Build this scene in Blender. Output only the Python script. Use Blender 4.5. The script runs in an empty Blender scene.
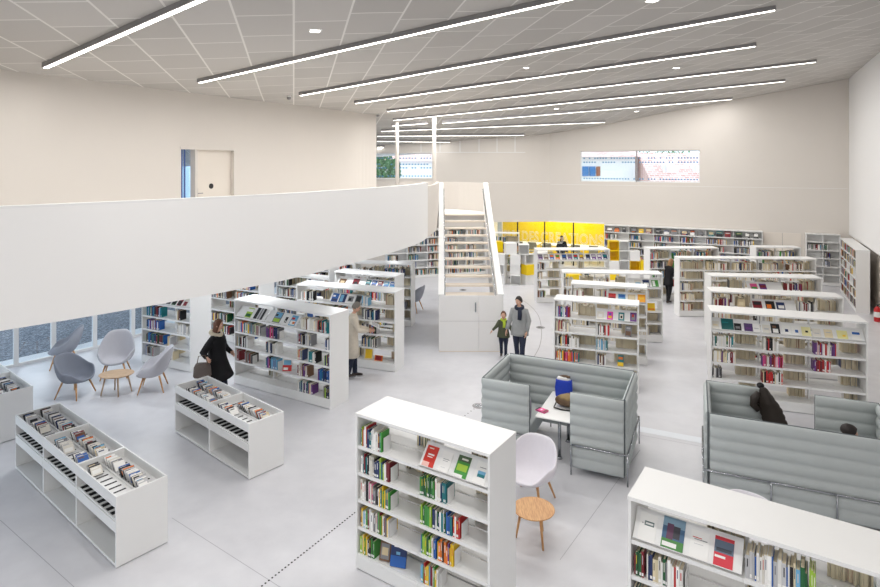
import bpy, bmesh, math, random
import numpy as np
from mathutils import Vector, Matrix, Euler

R = random.Random(7)
PI = math.pi
scene = bpy.context.scene
COL = scene.collection

# ------------------------------------------------------------------ camera numbers (24 mm shift lens, level)
EYE = 4.8
F = 880 * 24 / 36.0
CX, HY = 440.0, 164.0


def pt(x, y, z=0.0):
    """point at height z seen at photo position x, y"""
    Y = F * (EYE - z) / (y - HY)
    return Vector(((x - CX) * Y / F, Y, z))


def on_line(x, a, b):
    """where the sight line of photo column x meets the plan line a-b"""
    k = (x - CX) / F
    dx, dy = b[0] - a[0], b[1] - a[1]
    t = (k * a[1] - a[0]) / (dx - k * dy)
    return Vector((a[0] + t * dx, a[1] + t * dy, 0))


def srgb(r, g, b):
    def f(c):
        c /= 255.0
        return c / 12.92 if c <= 0.04045 else ((c + 0.055) / 1.055) ** 2.4
    return (f(r), f(g), f(b), 1.0)


# ------------------------------------------------------------------ materials
MATS = {}


def mat(name, col=(200, 200, 200), rough=0.5, metal=0.0, noise=0.0, nscale=8.0, bump=0.0, bscale=60.0, spec=0.5, emit=None, estr=0.0):
    m = bpy.data.materials.new(name)
    m.use_nodes = True
    nt = m.node_tree
    bs = nt.nodes['Principled BSDF']
    c = srgb(*col)
    bs.inputs['Base Color'].default_value = c
    bs.inputs['Roughness'].default_value = rough
    bs.inputs['Metallic'].default_value = metal
    bs.inputs['Specular IOR Level'].default_value = spec
    if noise or bump:
        g = nt.nodes.new('ShaderNodeTexCoord')
    if noise:
        n = nt.nodes.new('ShaderNodeTexNoise')
        n.inputs['Scale'].default_value = nscale
        n.inputs['Detail'].default_value = 4
        nt.links.new(g.outputs['Object'], n.inputs['Vector'])
        mx = nt.nodes.new('ShaderNodeMix')
        mx.data_type = 'RGBA'
        mx.inputs[6].default_value = tuple(v * (1 - noise) for v in c[:3]) + (1,)
        mx.inputs[7].default_value = tuple(min(1, v * (1 + noise)) for v in c[:3]) + (1,)
        nt.links.new(n.outputs['Fac'], mx.inputs[0])
        nt.links.new(mx.outputs[2], bs.inputs['Base Color'])
    if bump:
        n2 = nt.nodes.new('ShaderNodeTexNoise')
        n2.inputs['Scale'].default_value = bscale
        nt.links.new(g.outputs['Object'], n2.inputs['Vector'])
        b = nt.nodes.new('ShaderNodeBump')
        b.inputs['Strength'].default_value = bump
        b.inputs['Distance'].default_value = 0.01
        nt.links.new(n2.outputs['Fac'], b.inputs['Height'])
        nt.links.new(b.outputs['Normal'], bs.inputs['Normal'])
    if emit:
        bs.inputs['Emission Color'].default_value = srgb(*emit)
        bs.inputs['Emission Strength'].default_value = estr
    MATS[name] = m
    return m


def mat_attr(name, rough=0.45):
    m = bpy.data.materials.new(name)
    m.use_nodes = True
    nt = m.node_tree
    bs = nt.nodes['Principled BSDF']
    a = nt.nodes.new('ShaderNodeAttribute')
    a.attribute_name = 'Col'
    n = nt.nodes.new('ShaderNodeTexNoise')
    n.inputs['Scale'].default_value = 30
    mx = nt.nodes.new('ShaderNodeMix')
    mx.data_type = 'RGBA'
    mx.blend_type = 'MULTIPLY'
    mx.inputs[0].default_value = 0.25
    nt.links.new(a.outputs['Color'], mx.inputs[6])
    nt.links.new(n.outputs['Color'], mx.inputs[7])
    nt.links.new(a.outputs['Color'], bs.inputs['Base Color'])
    bs.inputs['Roughness'].default_value = rough
    MATS[name] = m
    return m


def mat_glass(name, tint=(255, 255, 255), refl=0.08):
    m = bpy.data.materials.new(name)
    m.use_nodes = True
    nt = m.node_tree
    for n in list(nt.nodes):
        nt.nodes.remove(n)
    o = nt.nodes.new('ShaderNodeOutputMaterial')
    t = nt.nodes.new('ShaderNodeBsdfTransparent')
    t.inputs[0].default_value = srgb(*tint)
    g = nt.nodes.new('ShaderNodeBsdfGlossy')
    g.inputs['Roughness'].default_value = 0.03
    mx = nt.nodes.new('ShaderNodeMixShader')
    mx.inputs[0].default_value = refl
    nt.links.new(t.outputs[0], mx.inputs[1])
    nt.links.new(g.outputs[0], mx.inputs[2])
    nt.links.new(mx.outputs[0], o.inputs[0])
    MATS[name] = m
    return m


white = mat('white_laminate', (231, 231, 230), 0.38, noise=0.015, nscale=3)
wallm = mat('warm_white_plaster', (217, 211, 204), 0.85, noise=0.02, nscale=1.2, bump=0.03, bscale=90)
wallw = mat('white_plaster', (236, 235, 234), 0.7, noise=0.012, nscale=1.0)
woodpale = mat('pale_cream_boards', (224, 216, 206), 0.6, noise=0.03, nscale=2)
fabric_grey = mat('grey_green_upholstery', (184, 190, 190), 0.85, noise=0.04, nscale=6, bump=0.15, bscale=400)
piping = mat('dark_grey_piping', (92, 98, 102), 0.7, noise=0.05)
shell_grey = mat('mid_grey_felt', (158, 162, 172), 0.9, noise=0.05, nscale=20, bump=0.1, bscale=300)
shell_dark = mat('slate_grey_felt', (134, 139, 151), 0.9, noise=0.05, nscale=20, bump=0.1, bscale=300)
shell_light = mat('pale_grey_felt', (192, 191, 197), 0.9, noise=0.04, nscale=20, bump=0.1, bscale=300)
shell_white = mat('off_white_felt', (226, 223, 230), 0.85, noise=0.03, nscale=20, bump=0.08, bscale=300)
chrome = mat('brushed_steel', (170, 173, 178), 0.22, 1.0, noise=0.05)
black = mat('black_lacquer', (22, 22, 25), 0.5, noise=0.1)
slit = mat('black_slot_lining', (20, 20, 22), 0.8, noise=0.1)
steel_dark = mat('dark_grey_aluminium', (150, 148, 148), 0.45, 0.3, noise=0.04)
yellow = mat('yellow_lacquer', (240, 206, 10), 0.35, noise=0.03, nscale=2)
red = mat('red_enamel', (190, 22, 28), 0.3, noise=0.04)
page = mat('page_paper', (226, 215, 190), 0.8, noise=0.05, nscale=40)
book = mat_attr('book_covers', 0.4)
cloth = mat_attr('dyed_cloth', 0.85)
glass = mat_glass('clear_glass', (246, 251, 255), 0.06)
glass_thin = mat_glass('clear_partition_glass', (252, 252, 246), 0.04)
tread_m = mat('pale_oak_tread', (226, 216, 203), 0.55, noise=0.05, nscale=6)
lamp_m = mat('lamp_diffuser', (255, 255, 255), 0.5, noise=0.01, emit=(255, 250, 242), estr=6.0)
frit = mat('blue_print_film', (96, 150, 190), 0.5, noise=0.1)
leaf_m = mat('green_leaves', (70, 120, 70), 0.8, noise=0.4, nscale=3)
bark_m = mat('brown_bark', (90, 75, 62), 0.9, noise=0.3)
render_w = mat('white_render', (235, 238, 240), 0.9, noise=0.04)
stone_pave = mat('pale_paving', (226, 228, 230), 0.8, noise=0.06, nscale=3)
shutter_m = mat('blue_paint', (60, 120, 180), 0.6, noise=0.05)
skin_m = mat('skin', (214, 168, 144), 0.55, noise=0.05)
eye_m = mat('eye_white', (230, 228, 225), 0.3, noise=0.02)
iris_m = mat('dark_iris', (40, 28, 22), 0.3, noise=0.05)
lip_m = mat('lips', (176, 98, 92), 0.5, noise=0.05)
leather = mat('brown_leather', (92, 70, 48), 0.55, noise=0.35, nscale=14, bump=0.3, bscale=40)


def wood_mat(name, c1, c2):
    m = bpy.data.materials.new(name)
    m.use_nodes = True
    nt = m.node_tree
    bs = nt.nodes['Principled BSDF']
    tc = nt.nodes.new('ShaderNodeTexCoord')
    mp = nt.nodes.new('ShaderNodeMapping')
    mp.inputs['Scale'].default_value = (3, 22, 3)
    n = nt.nodes.new('ShaderNodeTexNoise')
    n.inputs['Scale'].default_value = 3
    n.inputs['Detail'].default_value = 5
    rp = nt.nodes.new('ShaderNodeValToRGB')
    rp.color_ramp.elements[0].position = 0.35
    rp.color_ramp.elements[0].color = srgb(*c1)
    rp.color_ramp.elements[1].position = 0.65
    rp.color_ramp.elements[1].color = srgb(*c2)
    nt.links.new(tc.outputs['Object'], mp.inputs[0])
    nt.links.new(mp.outputs[0], n.inputs['Vector'])
    nt.links.new(n.outputs['Fac'], rp.inputs[0])
    nt.links.new(rp.outputs[0], bs.inputs['Base Color'])
    bs.inputs['Roughness'].default_value = 0.45
    MATS[name] = m
    return m


oak = wood_mat('oiled_oak', (186, 134, 84), (214, 166, 112))
oak_pale = wood_mat('pale_oak', (176, 146, 116), (202, 174, 144))


def floor_mat():
    m = bpy.data.materials.new('polished_concrete')
    m.use_nodes = True
    nt = m.node_tree
    bs = nt.nodes['Principled BSDF']
    geo = nt.nodes.new('ShaderNodeNewGeometry')
    n1 = nt.nodes.new('ShaderNodeTexNoise')
    n1.inputs['Scale'].default_value = 0.55
    n1.inputs['Detail'].default_value = 7
    n1.inputs['Roughness'].default_value = 0.62
    n2 = nt.nodes.new('ShaderNodeTexNoise')
    n2.inputs['Scale'].default_value = 3.5
    n2.inputs['Detail'].default_value = 5
    nt.links.new(geo.outputs['Position'], n1.inputs['Vector'])
    nt.links.new(geo.outputs['Position'], n2.inputs['Vector'])
    ad = nt.nodes.new('ShaderNodeMath')
    ad.operation = 'MULTIPLY_ADD'
    ad.inputs[1].default_value = 0.35
    nt.links.new(n2.outputs['Fac'], ad.inputs[0])
    nt.links.new(n1.outputs['Fac'], ad.inputs[2])
    rp = nt.nodes.new('ShaderNodeValToRGB')
    rp.color_ramp.elements[0].position = 0.45
    rp.color_ramp.elements[0].color = srgb(198, 198, 203)
    rp.color_ramp.elements[1].position = 0.9
    rp.color_ramp.elements[1].color = srgb(217, 217, 221)
    nt.links.new(ad.outputs[0], rp.inputs[0])
    nt.links.new(rp.outputs[0], bs.inputs['Base Color'])
    r2 = nt.nodes.new('ShaderNodeMapRange')
    r2.inputs['To Min'].default_value = 0.22
    r2.inputs['To Max'].default_value = 0.42
    nt.links.new(n1.outputs['Fac'], r2.inputs['Value'])
    nt.links.new(r2.outputs[0], bs.inputs['Roughness'])
    return m


def ceiling_mat():
    m = bpy.data.materials.new('perforated_ceiling_panels')
    m.use_nodes = True
    nt = m.node_tree
    bs = nt.nodes['Principled BSDF']
    geo = nt.nodes.new('ShaderNodeNewGeometry')
    vr = nt.nodes.new('ShaderNodeVectorRotate')
    vr.rotation_type = 'Z_AXIS'
    vr.inputs['Angle'].default_value = math.radians(-90 - 14)
    nt.links.new(geo.outputs['Position'], vr.inputs['Vector'])
    br = nt.nodes.new('ShaderNodeTexBrick')
    br.offset = 0.33
    br.offset_frequency = 2
    br.inputs['Color1'].default_value = srgb(184, 180, 175)
    br.inputs['Color2'].default_value = srgb(196, 192, 187)
    br.inputs['Mortar'].default_value = srgb(228, 225, 220)
    br.inputs['Scale'].default_value = 1.0
    br.inputs['Mortar Size'].default_value = 0.016
    br.inputs['Mortar Smooth'].default_value = 0.1
    br.inputs['Brick Width'].default_value = 1.1
    br.inputs['Row Height'].default_value = 0.78
    nt.links.new(vr.outputs[0], br.inputs['Vector'])
    nt.links.new(br.outputs['Color'], bs.inputs['Base Color'])
    vo = nt.nodes.new('ShaderNodeTexVoronoi')
    vo.inputs['Scale'].default_value = 40
    vo.inputs['Randomness'].default_value = 0.0
    nt.links.new(vr.outputs[0], vo.inputs['Vector'])
    bp = nt.nodes.new('ShaderNodeBump')
    bp.inputs['Strength'].default_value = 0.15
    bp.inputs['Distance'].default_value = 0.004
    nt.links.new(vo.outputs['Distance'], bp.inputs['Height'])
    nt.links.new(bp.outputs[0], bs.inputs['Normal'])
    bs.inputs['Roughness'].default_value = 0.75
    return m


def ground_mat():
    m = bpy.data.materials.new('planted_gravel')
    m.use_nodes = True
    nt = m.node_tree
    bs = nt.nodes['Principled BSDF']
    geo = nt.nodes.new('ShaderNodeNewGeometry')
    n = nt.nodes.new('ShaderNodeTexNoise')
    n.inputs['Scale'].default_value = 15
    n.inputs['Detail'].default_value = 8
    n.inputs['Roughness'].default_value = 0.75
    nt.links.new(geo.outputs['Position'], n.inputs['Vector'])
    rp = nt.nodes.new('ShaderNodeValToRGB')
    e = rp.color_ramp.elements
    e[0].position, e[0].color = 0.36, srgb(62, 70, 80)
    e[1].position, e[1].color = 0.66, srgb(184, 190, 198)
    x = e.new(0.5)
    x.color = srgb(104, 113, 126)
    nt.links.new(n.outputs['Fac'], rp.inputs[0])
    nt.links.new(rp.outputs[0], bs.inputs['Base Color'])
    bs.inputs['Roughness'].default_value = 0.95
    return m


def tile_roof_mat():
    m = bpy.data.materials.new('clay_roof_tiles')
    m.use_nodes = True
    nt = m.node_tree
    bs = nt.nodes['Principled BSDF']
    tc = nt.nodes.new('ShaderNodeTexCoord')
    br = nt.nodes.new('ShaderNodeTexBrick')
    br.inputs['Color1'].default_value = srgb(196, 150, 140)
    br.inputs['Color2'].default_value = srgb(222, 190, 182)
    br.inputs['Mortar'].default_value = srgb(240, 232, 230)
    br.inputs['Scale'].default_value = 1.6
    nt.links.new(tc.outputs['Object'], br.inputs['Vector'])
    nt.links.new(br.outputs['Color'], bs.inputs['Base Color'])
    bs.inputs['Roughness'].default_value = 0.9
    return m


floor_m, ceil_m, ground_m, roof_m = floor_mat(), ceiling_mat(), ground_mat(), tile_roof_mat()


# ------------------------------------------------------------------ mesh collector
class MB:
    def __init__(self):
        self.v, self.f, self.m, self.c = [], [], [], []

    def face(self, idx, mi=0, col=None):
        self.f.append(tuple(idx))
        self.m.append(mi)
        self.c.append(col or (1, 1, 1, 1))

    def box(self, x0, x1, y0, y1, z0, z1, mi=0, col=None, M=None, topcol=None):
        b = len(self.v)
        P = [(x0, y0, z0), (x1, y0, z0), (x1, y1, z0), (x0, y1, z0), (x0, y0, z1), (x1, y0, z1), (x1, y1, z1), (x0, y1, z1)]
        if M is not None:
            P = [tuple(M @ Vector(p)) for p in P]
        self.v += P
        for k, q in enumerate(((3, 2, 1, 0), (4, 5, 6, 7), (0, 1, 5, 4), (1, 2, 6, 5), (2, 3, 7, 6), (3, 0, 4, 7))):
            self.face([b + i for i in q], mi, topcol if (topcol and k == 1) else col)
        return self

    def rings(self, rings, mi=0, col=None, cap=True, closed=False):
        b = len(self.v)
        n = len(rings[0])
        for r in rings:
            self.v += [tuple(p) for p in r]
        k = len(rings)
        for i in range(k - 1 + (1 if closed else 0)):
            i2 = (i + 1) % k
            for j in range(n):
                j2 = (j + 1) % n
                self.face((b + i * n + j, b + i * n + j2, b + i2 * n + j2, b + i2 * n + j), mi, col)
        if cap and not closed:
            self.face([b + j for j in range(n)][::-1], mi, col)
            self.face([b + (k - 1) * n + j for j in range(n)], mi, col)
        return self

    def tube(self, path, rad, n=8, mi=0, col=None):
        path = [Vector(p) for p in path]
        rad = rad if isinstance(rad, (list, tuple)) else [rad] * len(path)
        rr = []
        a = None
        for i, p in enumerate(path):
            d = (path[min(i + 1, len(path) - 1)] - path[max(i - 1, 0)]).normalized()
            if a is None:
                u = Vector((0, 0, 1)) if abs(d.z) < 0.9 else Vector((0, 1, 0))
                a = d.cross(u).normalized()
            else:
                a = (a - d * a.dot(d)).normalized()
            bb = a.cross(d).normalized()
            q = rad[i]
            rx, ry = q if isinstance(q, (list, tuple)) else (q, q)
            rr.append([p + a * (math.cos(2 * PI * j / n) * rx) + bb * (math.sin(2 * PI * j / n) * ry) for j in range(n)])
        return self.rings(rr, mi, col)

    def loft(self, secs, n=16, mi=0, col=None, cap=True, M=None):
        """secs: (cx, cy, cz, rx, ry) horizontal sections"""
        rr = []
        for (cx, cy, cz, rx, ry) in secs:
            ring = [Vector((cx + rx * math.cos(2 * PI * j / n), cy + ry * math.sin(2 * PI * j / n), cz)) for j in range(n)]
            if M is not None:
                ring = [M @ p for p in ring]
            rr.append(ring)
        return self.rings(rr, mi, col, cap)

    def ellipsoid(self, c, r, n=14, k=9, mi=0, col=None, M=None, fn=None):
        rr = []
        for i in range(k + 1):
            t = PI * i / k
            s, z = math.sin(t), -math.cos(t)
            s = max(s, 0.02)
            ring = []
            for j in range(n):
                a = 2 * PI * j / n
                p = Vector((math.cos(a) * s, math.sin(a) * s, z))
                if fn:
                    p = fn(p)
                p = Vector((c[0] + p.x * r[0], c[1] + p.y * r[1], c[2] + p.z * r[2]))
                ring.append(M @ p if M is not None else p)
            rr.append(ring)
        return self.rings(rr, mi, col)

    def prism(self, poly, z0, z1, mi=0, col=None):
        """poly: plan points, anticlockwise"""
        b = len(self.v)
        n = len(poly)
        self.v += [(p[0], p[1], z0) for p in poly] + [(p[0], p[1], z1) for p in poly]
        self.face([b + i for i in range(n)][::-1], mi, col)
        self.face([b + n + i for i in range(n)], mi, col)
        for i in range(n):
            j = (i + 1) % n
            self.face((b + i, b + j, b + n + j, b + n + i), mi, col)
        return self

    def build(self, name, mats, parent=None, loc=None, rot=None, smooth=False, bevel=0, sub=0, solid=0, M=None):
        me = bpy.data.meshes.new(name)
        me.from_pydata([tuple(p) for p in self.v], [], self.f)
        for mm in (mats if isinstance(mats, (list, tuple)) else [mats]):
            me.materials.append(mm)
        me.polygons.foreach_set('material_index', self.m)
        if any(c != (1, 1, 1, 1) for c in self.c):
            at = me.color_attributes.new('Col', 'FLOAT_COLOR', 'CORNER')
            buf = []
            for f, c in zip(self.f, self.c):
                buf.extend(list(c) * len(f))
            at.data.foreach_set('color', buf)
        if smooth:
            me.polygons.foreach_set('use_smooth', [True] * len(self.f))
        me.update()
        o = bpy.data.objects.new(name, me)
        COL.objects.link(o)
        if parent:
            o.parent = parent
        if loc is not None:
            o.location = loc
        if rot is not None:
            o.rotation_euler = rot
        if M is not None:
            o.matrix_world = M
        if solid:
            s = o.modifiers.new('thick', 'SOLIDIFY')
            s.thickness = solid
            s.offset = 0
        if bevel:
            s = o.modifiers.new('soft', 'BEVEL')
            s.width = bevel
            s.segments = 2
            s.limit_method = 'ANGLE'
        if sub:
            s = o.modifiers.new('sub', 'SUBSURF')
            s.levels = sub
            s.render_levels = sub
        return o


def thing(name, label, cat, loc=(0, 0, 0), rz=0.0, group=None):
    o = bpy.data.objects.new(name, None)
    o.empty_display_size = 0.1
    COL.objects.link(o)
    o.location = loc
    o.rotation_euler = (0, 0, rz)
    tag(o, label, cat, group)
    return o


def tag(o, label, cat, group=None):
    o['label'] = label
    o['category'] = cat
    if group:
        o['group'] = group
    return o


def struct(o):
    o['kind'] = 'structure'
    return o


def bx(name, m, dims, parent=None, **k):
    return MB().box(*dims).build(name, m, parent, **k)


def frame_of(a, b):
    """matrix with origin at a (plan), x axis towards b"""
    ang = math.atan2(b[1] - a[1], b[0] - a[0])
    return Matrix.Translation((a[0], a[1], 0)) @ Matrix.Rotation(ang, 4, 'Z'), math.hypot(b[0] - a[0], b[1] - a[1]), ang


def copy_tree(o, parent=None):
    c = o.copy()
    COL.objects.link(c)
    if parent:
        c.parent = parent
    for ch in list(o.children):
        copy_tree(ch, c)
    return c


# ------------------------------------------------------------------ room shell
# ceiling height as a smooth surface through known points of the room
CP = np.array([
    (-7.5, 10.03, 6.44), (-5.94, 13.4, 6.48), (-4.2, 17.2, 6.55), (-2.27, 21.2, 6.62),
    (16.1, 23.1, 8.18), (10.7, 25.65, 7.24), (5.28, 28.2, 6.29), (13.4, 17.9, 8.22),
    (-1.5, 27.8, 5.75), (2.0, 28.0, 6.02), (0.3, 24.0, 6.3), (0.0, 8.4, 7.1), (8.6, 11.5, 7.9), (-6, 6, 6.6), (3.0, 16.0, 7.05), (9.0, 20.0, 7.55),
    (8, 2, 7.8), (-6, 0, 6.7), (-12, 20, 6.0), (-8, 27, 5.5)])


def _tps():
    P = CP[:, :2]
    d = np.sqrt(((P[:, None] - P[None]) ** 2).sum(-1)) + 1e-9
    K = d * d * np.log(d)
    n = len(P)
    A = np.zeros((n + 3, n + 3))
    A[:n, :n] = K + np.eye(n) * 0.05
    A[:n, n:] = np.c_[np.ones(n), P]
    A[n:, :n] = A[:n, n:].T
    return np.linalg.solve(A, np.r_[CP[:, 2], 0, 0, 0])


_W = _tps()


def ceil_z(x, y):
    d = np.sqrt(((CP[:, :2] - (x, y)) ** 2).sum(-1)) + 1e-9
    return float((d * d * np.log(d) * _W[:-3]).sum() + _W[-3] + _W[-2] * x + _W[-1] * y)


def pt_ceil(px, py, drop=0.0):
    k, t = (px - CX) / F, (HY - py) / F
    lo, hi = 2.0, 60.0
    f = lambda Y: EYE + t * Y - (ceil_z(k * Y, Y) - drop)
    # first crossing
    Y = 3.0
    while Y < 45 and f(Y) < 0:
        Y += 0.1
    lo, hi = Y - 0.1, Y
    for _ in range(30):
        mid = (lo + hi) / 2
        if f(mid) < 0:
            lo = mid
        else:
            hi = mid
    Y = (lo + hi) / 2
    return Vector((k * Y, Y, EYE + t * Y))


LIGHTS = [
    ((45, 67), (330, -58), 'linear ceiling light beginning highest above the balcony wall'),
    ((199, 82), (640, -18), 'linear ceiling light second from the balcony end, above the balcony door'),
    ((300, 95), (776, 9), 'longest linear ceiling light seen whole, third from the balcony end'),
    ((355, 103), (756, 45.5), 'linear ceiling light fourth from the balcony end, ending short on the window side'),
    ((387, 111), (816, 61.5), 'linear ceiling light fifth from the balcony end, reaching furthest to the right'),
    ((393, 120), (785, 81), 'linear ceiling light sixth from the balcony end, starting before the columns'),
    ((442, 123), (732, 99), 'linear ceiling light starting just past the nearer slim column'),
    ((392, 125.5), (428, 123), 'short linear ceiling light between the two slim columns'),
    ((381, 131), (605, 122), 'linear ceiling light passing behind the nearer column, ending at far wall'),
    ((377, 135.8), (524, 135), 'linear ceiling light grazing the far wall panels above the balcony window'),
    ((377, 140.8), (450, 142), 'second lowest linear ceiling light before the far balcony window'),
    ((377, 146.6), (396, 147), 'short lowest linear ceiling light above the far balcony window'),
]

ENDS = [(pt_ceil(p[0], p[1], 0.1), pt_ceil(q[0], q[1], 0.1)) for (p, q, lab) in LIGHTS]
extra = []
for (a, b) in ENDS:
    n = max(2, int((b - a).length / 1.6))
    for k in range(n + 1):
        c = a.lerp(b, k / n)
        extra.append((c.x, c.y, c.z + 0.085))
CP = np.concatenate([CP, np.array(extra)])
_W = _tps()

mb = MB()
xs = [-14 + i * 1.0 for i in range(35)]
ys = [-5 + i * 1.0 for i in range(38)]
for z_off in (0,):
    for y in ys:
        for x in xs:
            mb.v.append((x, y, ceil_z(x, y)))
nx = len(xs)
for j in range(len(ys) - 1):
    for i in range(nx - 1):
        mb.face((j * nx + i, (j + 1) * nx + i, (j + 1) * nx + i + 1, j * nx + i + 1))
struct(mb.build('ceiling', ceil_m, smooth=True, solid=0.05))


A = (16.1, 23.1)
B = (5.28, 28.2)
Cc = (-7.0, 27.2)
dirAB = (Vector((B[0] - A[0], B[1] - A[1], 0))).normalized()
E = (B[0] + dirAB.x * 2.75, B[1] + dirAB.y * 2.75)      # straight on behind the stairs


def wall(name, a, b, z0, z1, m, openings=(), th=0.3, side=1):
    """openings: (s0, s1, z0, z1) along the wall; thickness grows to the left of a->b times side"""
    M, L, ang = frame_of(a, b)
    y0, y1 = (0, th) if side > 0 else (-th, 0)
    w = MB()
    s = 0.0
    for (s0, s1, a0, a1) in sorted(openings):
        w.box(s, s0, y0, y1, z0, z1)
        if a0 > z0:
            w.box(s0, s1, y0, y1, z0, a0)
        w.box(s0, s1, y0, y1, a1, z1)
        s = s1
    w.box(s, L, y0, y1, z0, z1)
    return struct(w.build(name, m, M=M))


def along(p, a, b):
    return (Vector((p[0], p[1], 0)) - Vector((a[0], a[1], 0))).dot((Vector((b[0] - a[0], b[1] - a[1], 0))).normalized())


# far wall right of the fold, running right to left (B <- A), with the long window
w0, w1 = on_line(580, A, B), on_line(700, A, B)
zt0 = EYE + (HY - 151.0) * w0.y / F
zb0 = EYE + (HY - 181.5) * w0.y / F
sA0, sA1 = along(w1, A, B), along(w0, A, B)
cor = on_line(604.5, A, B)
sC = along(cor, A, B)
LAB = math.hypot(B[0] - A[0], B[1] - A[1])
wall('wall_back', A, B, 2.03, 9.2, wallm, [(sA0, sA1, zb0, zt0)], side=-1)
wall('wall_back_lower', (A[0] - dirAB.x * .6, A[1] - dirAB.y * .6), (cor.x, cor.y), 0, 2.03, wallm, side=-1)
# upper far wall left of the fold
x0, x1 = on_line(377, B, Cc), on_line(433, B, Cc)
sw0, sw1 = along(x1, B, Cc), along(x0, B, Cc) + 1.2
zt1 = EYE + (HY - 153) * 27.7 / F
zb1 = EYE + (HY - 178.7) * 27.7 / F
wall('wall_back_left', B, Cc, 2.03, 7.4, wallm, [(sw0, sw1, zb1, zt1)], side=-1)
mid = on_line(494, B, Cc)
wall('wall_back_left_lower', (mid.x, mid.y), Cc, 0, 2.03, wallm, side=-1)
# right wall
Rw = [(13.42, 17.95), (10.6, 12.6), (9.3, 10.0)]
wall('wall_right', Rw[0], A, 2.02, 9.2, wallw, side=-1, th=0.25)
wall('wall_right_near', Rw[2], Rw[0], 2.02, 9.2, wallw, side=-1, th=0.25)
ndir = Vector((A[1] - Rw[0][1], -(A[0] - Rw[0][0]), 0)).normalized()
rl = [(p[0] + ndir.x * 0.18, p[1] + ndir.y * 0.18) for p in (Rw[2], Rw[0], (A[0] + .5, A[1] + .97))]
wall('wall_right_lower', rl[0], rl[2], 0, 2.02, woodpale, side=-1, th=0.2)

# thin joint line where the upper lining of the far wall starts
for k, (p, q, z) in enumerate(((A, B, 3.82), (B, Cc, 3.9))):
    M, L, ang = frame_of(p, q)
    struct(MB().box(0.02, L - 0.02, 0.0, 0.012, z, z + 0.012).build('trim_%d' % (k + 1), wallw, M=M))
# panel joints of the lining above the fold on the far left
M, L, ang = frame_of(B, Cc)
mbj = MB()
for px in (421, 440, 460, 479, 497, 515):
    p = on_line(px, B, Cc)
    s = along(p, B, Cc)
    mbj.box(s - 0.02, s + 0.02, 0, 0.014, 5.36, 6.3)
mbj.box(1.2, 6.6, 0, 0.014, 5.34, 5.37)
struct(mbj.build('trim_3', wallw, M=M))

wall('wall_right_front', (8.6, -5), Rw[2], 0, 9.2, wallw, side=-1, th=0.25)
wall('wall_right_near_lower', (Rw[2][0] + .1, Rw[2][1]), rl[0], 0, 2.02, woodpale, side=-1, th=0.1)
struct(bx('wall_front', wallw, (-13, 9, -5.3, -5.0, 0, 9.2)))
# upper floor: balcony slab and its long curved parapet
ZT, ZB, ZF = 4.3, 2.83, 3.1
edge = [(-12.4, -4.9), (-12.0, 1.2), (-8.0, 4.35), (-6.2, 5.92), (-5.18, 6.93), (-4.37, 7.76), (-3.49, 8.8), (-3.16, 9.24), (-2.55, 10.08),
        (-1.8, 11.5), (-1.1, 13.0), (-0.55, 14.5), (-0.33, 15.8), (-0.1, 17.6), (-0.02, 19.9)]


def smooth_line(P, n=6):
    out = []
    P = [Vector((p[0], p[1], 0)) for p in P]
    for i in range(len(P) - 1):
        p0, p1, p2, p3 = P[max(i - 1, 0)], P[i], P[i + 1], P[min(i + 2, len(P) - 1)]
        for k in range(n):
            t = k / n
            out.append(0.5 * ((2 * p1) + (p2 - p0) * t + (2 * p0 - 5 * p1 + 4 * p2 - p3) * t * t + (3 * p1 - p0 - 3 * p2 + p3) * t ** 3))
    out.append(P[-1])
    return out


def curved_wall(name, line, z0, z1, m, th, side=1, parent=None):
    """line: plan points; the wall thickens to the left of travel times side"""
    n = len(line)
    off = []
    for i in range(n):
        d = (line[min(i + 1, n - 1)] - line[max(i - 1, 0)]).normalized()
        off.append(line[i] + Vector((-d.y, d.x, 0)) * th * side)
    rr = [[Vector((line[i].x, line[i].y, z0)), Vector((off[i].x, off[i].y, z0)), Vector((off[i].x, off[i].y, z1)), Vector((line[i].x, line[i].y, z1))] for i in range(n)]
    return MB().rings(rr).build(name, m, parent)


el = smooth_line(edge)
kx = next(i for i, p in enumerate(el) if p.y > 15.75)
struct(curved_wall('wall_balcony', el[:kx + 1], ZB, ZT - 0.03, wallw, 0.12))
struct(curved_wall('trim_4', el[:kx + 1], ZT - 0.03, ZT, white, 0.14))
struct(curved_wall('wall_balcony_stair_side', el[kx:], ZB, 4.2, wallm, 0.1))
back_edge = [(1.64, 20.15), (1.5, 21.0), (0.7, 21.9), (-0.8, 22.5), (-3.2, 23.0), (-6, 23.4)]
bl = smooth_line(back_edge)
slab = [(p.x - 0.1, p.y + 0.06) for p in el[:-1]] + [(-0.05, 20.05), (1.6, 20.05)] + [(p.x, p.y) for p in bl[1:]] + [(-12, 23.4)]
struct(MB().prism(slab, ZB, ZF).build('floor_balcony', wallw))
struct(curved_wall('wall_balcony_back', bl, ZB, 4.12, wallm, 0.08, side=-1))

# wall at the back of the balcony
lw = [(-12.5, -5.0), (-11.5, 1.5), (-9.2, 6.4), (-7.5, 10.03), (-5.94, 13.4), (-5.19, 15.0), (-4.2, 17.2), (-3.3, 19.3), (-2.75, 20.6), (-2.3, 21.2)]
pd0, pd1 = on_line(180, lw[4], lw[5]), on_line(236.5, lw[4], lw[5])
near = smooth_line(lw[:4] + [(pd0.x, pd0.y)], 5)
far_ = smooth_line([(pd1.x, pd1.y)] + lw[6:], 5)
struct(curved_wall('wall_left', near, ZF, 7.6, wallm, 0.3))
struct(curved_wall('wall_left_far', far_, ZF, 7.6, wallm, 0.3))
DT = 5.2
Md, Ld, angd = frame_of(pd0, pd1)
struct(MB().box(0, Ld, 0, 0.3, DT, 7.6).build('wall_left_lintel', wallm, M=Md))
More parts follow.
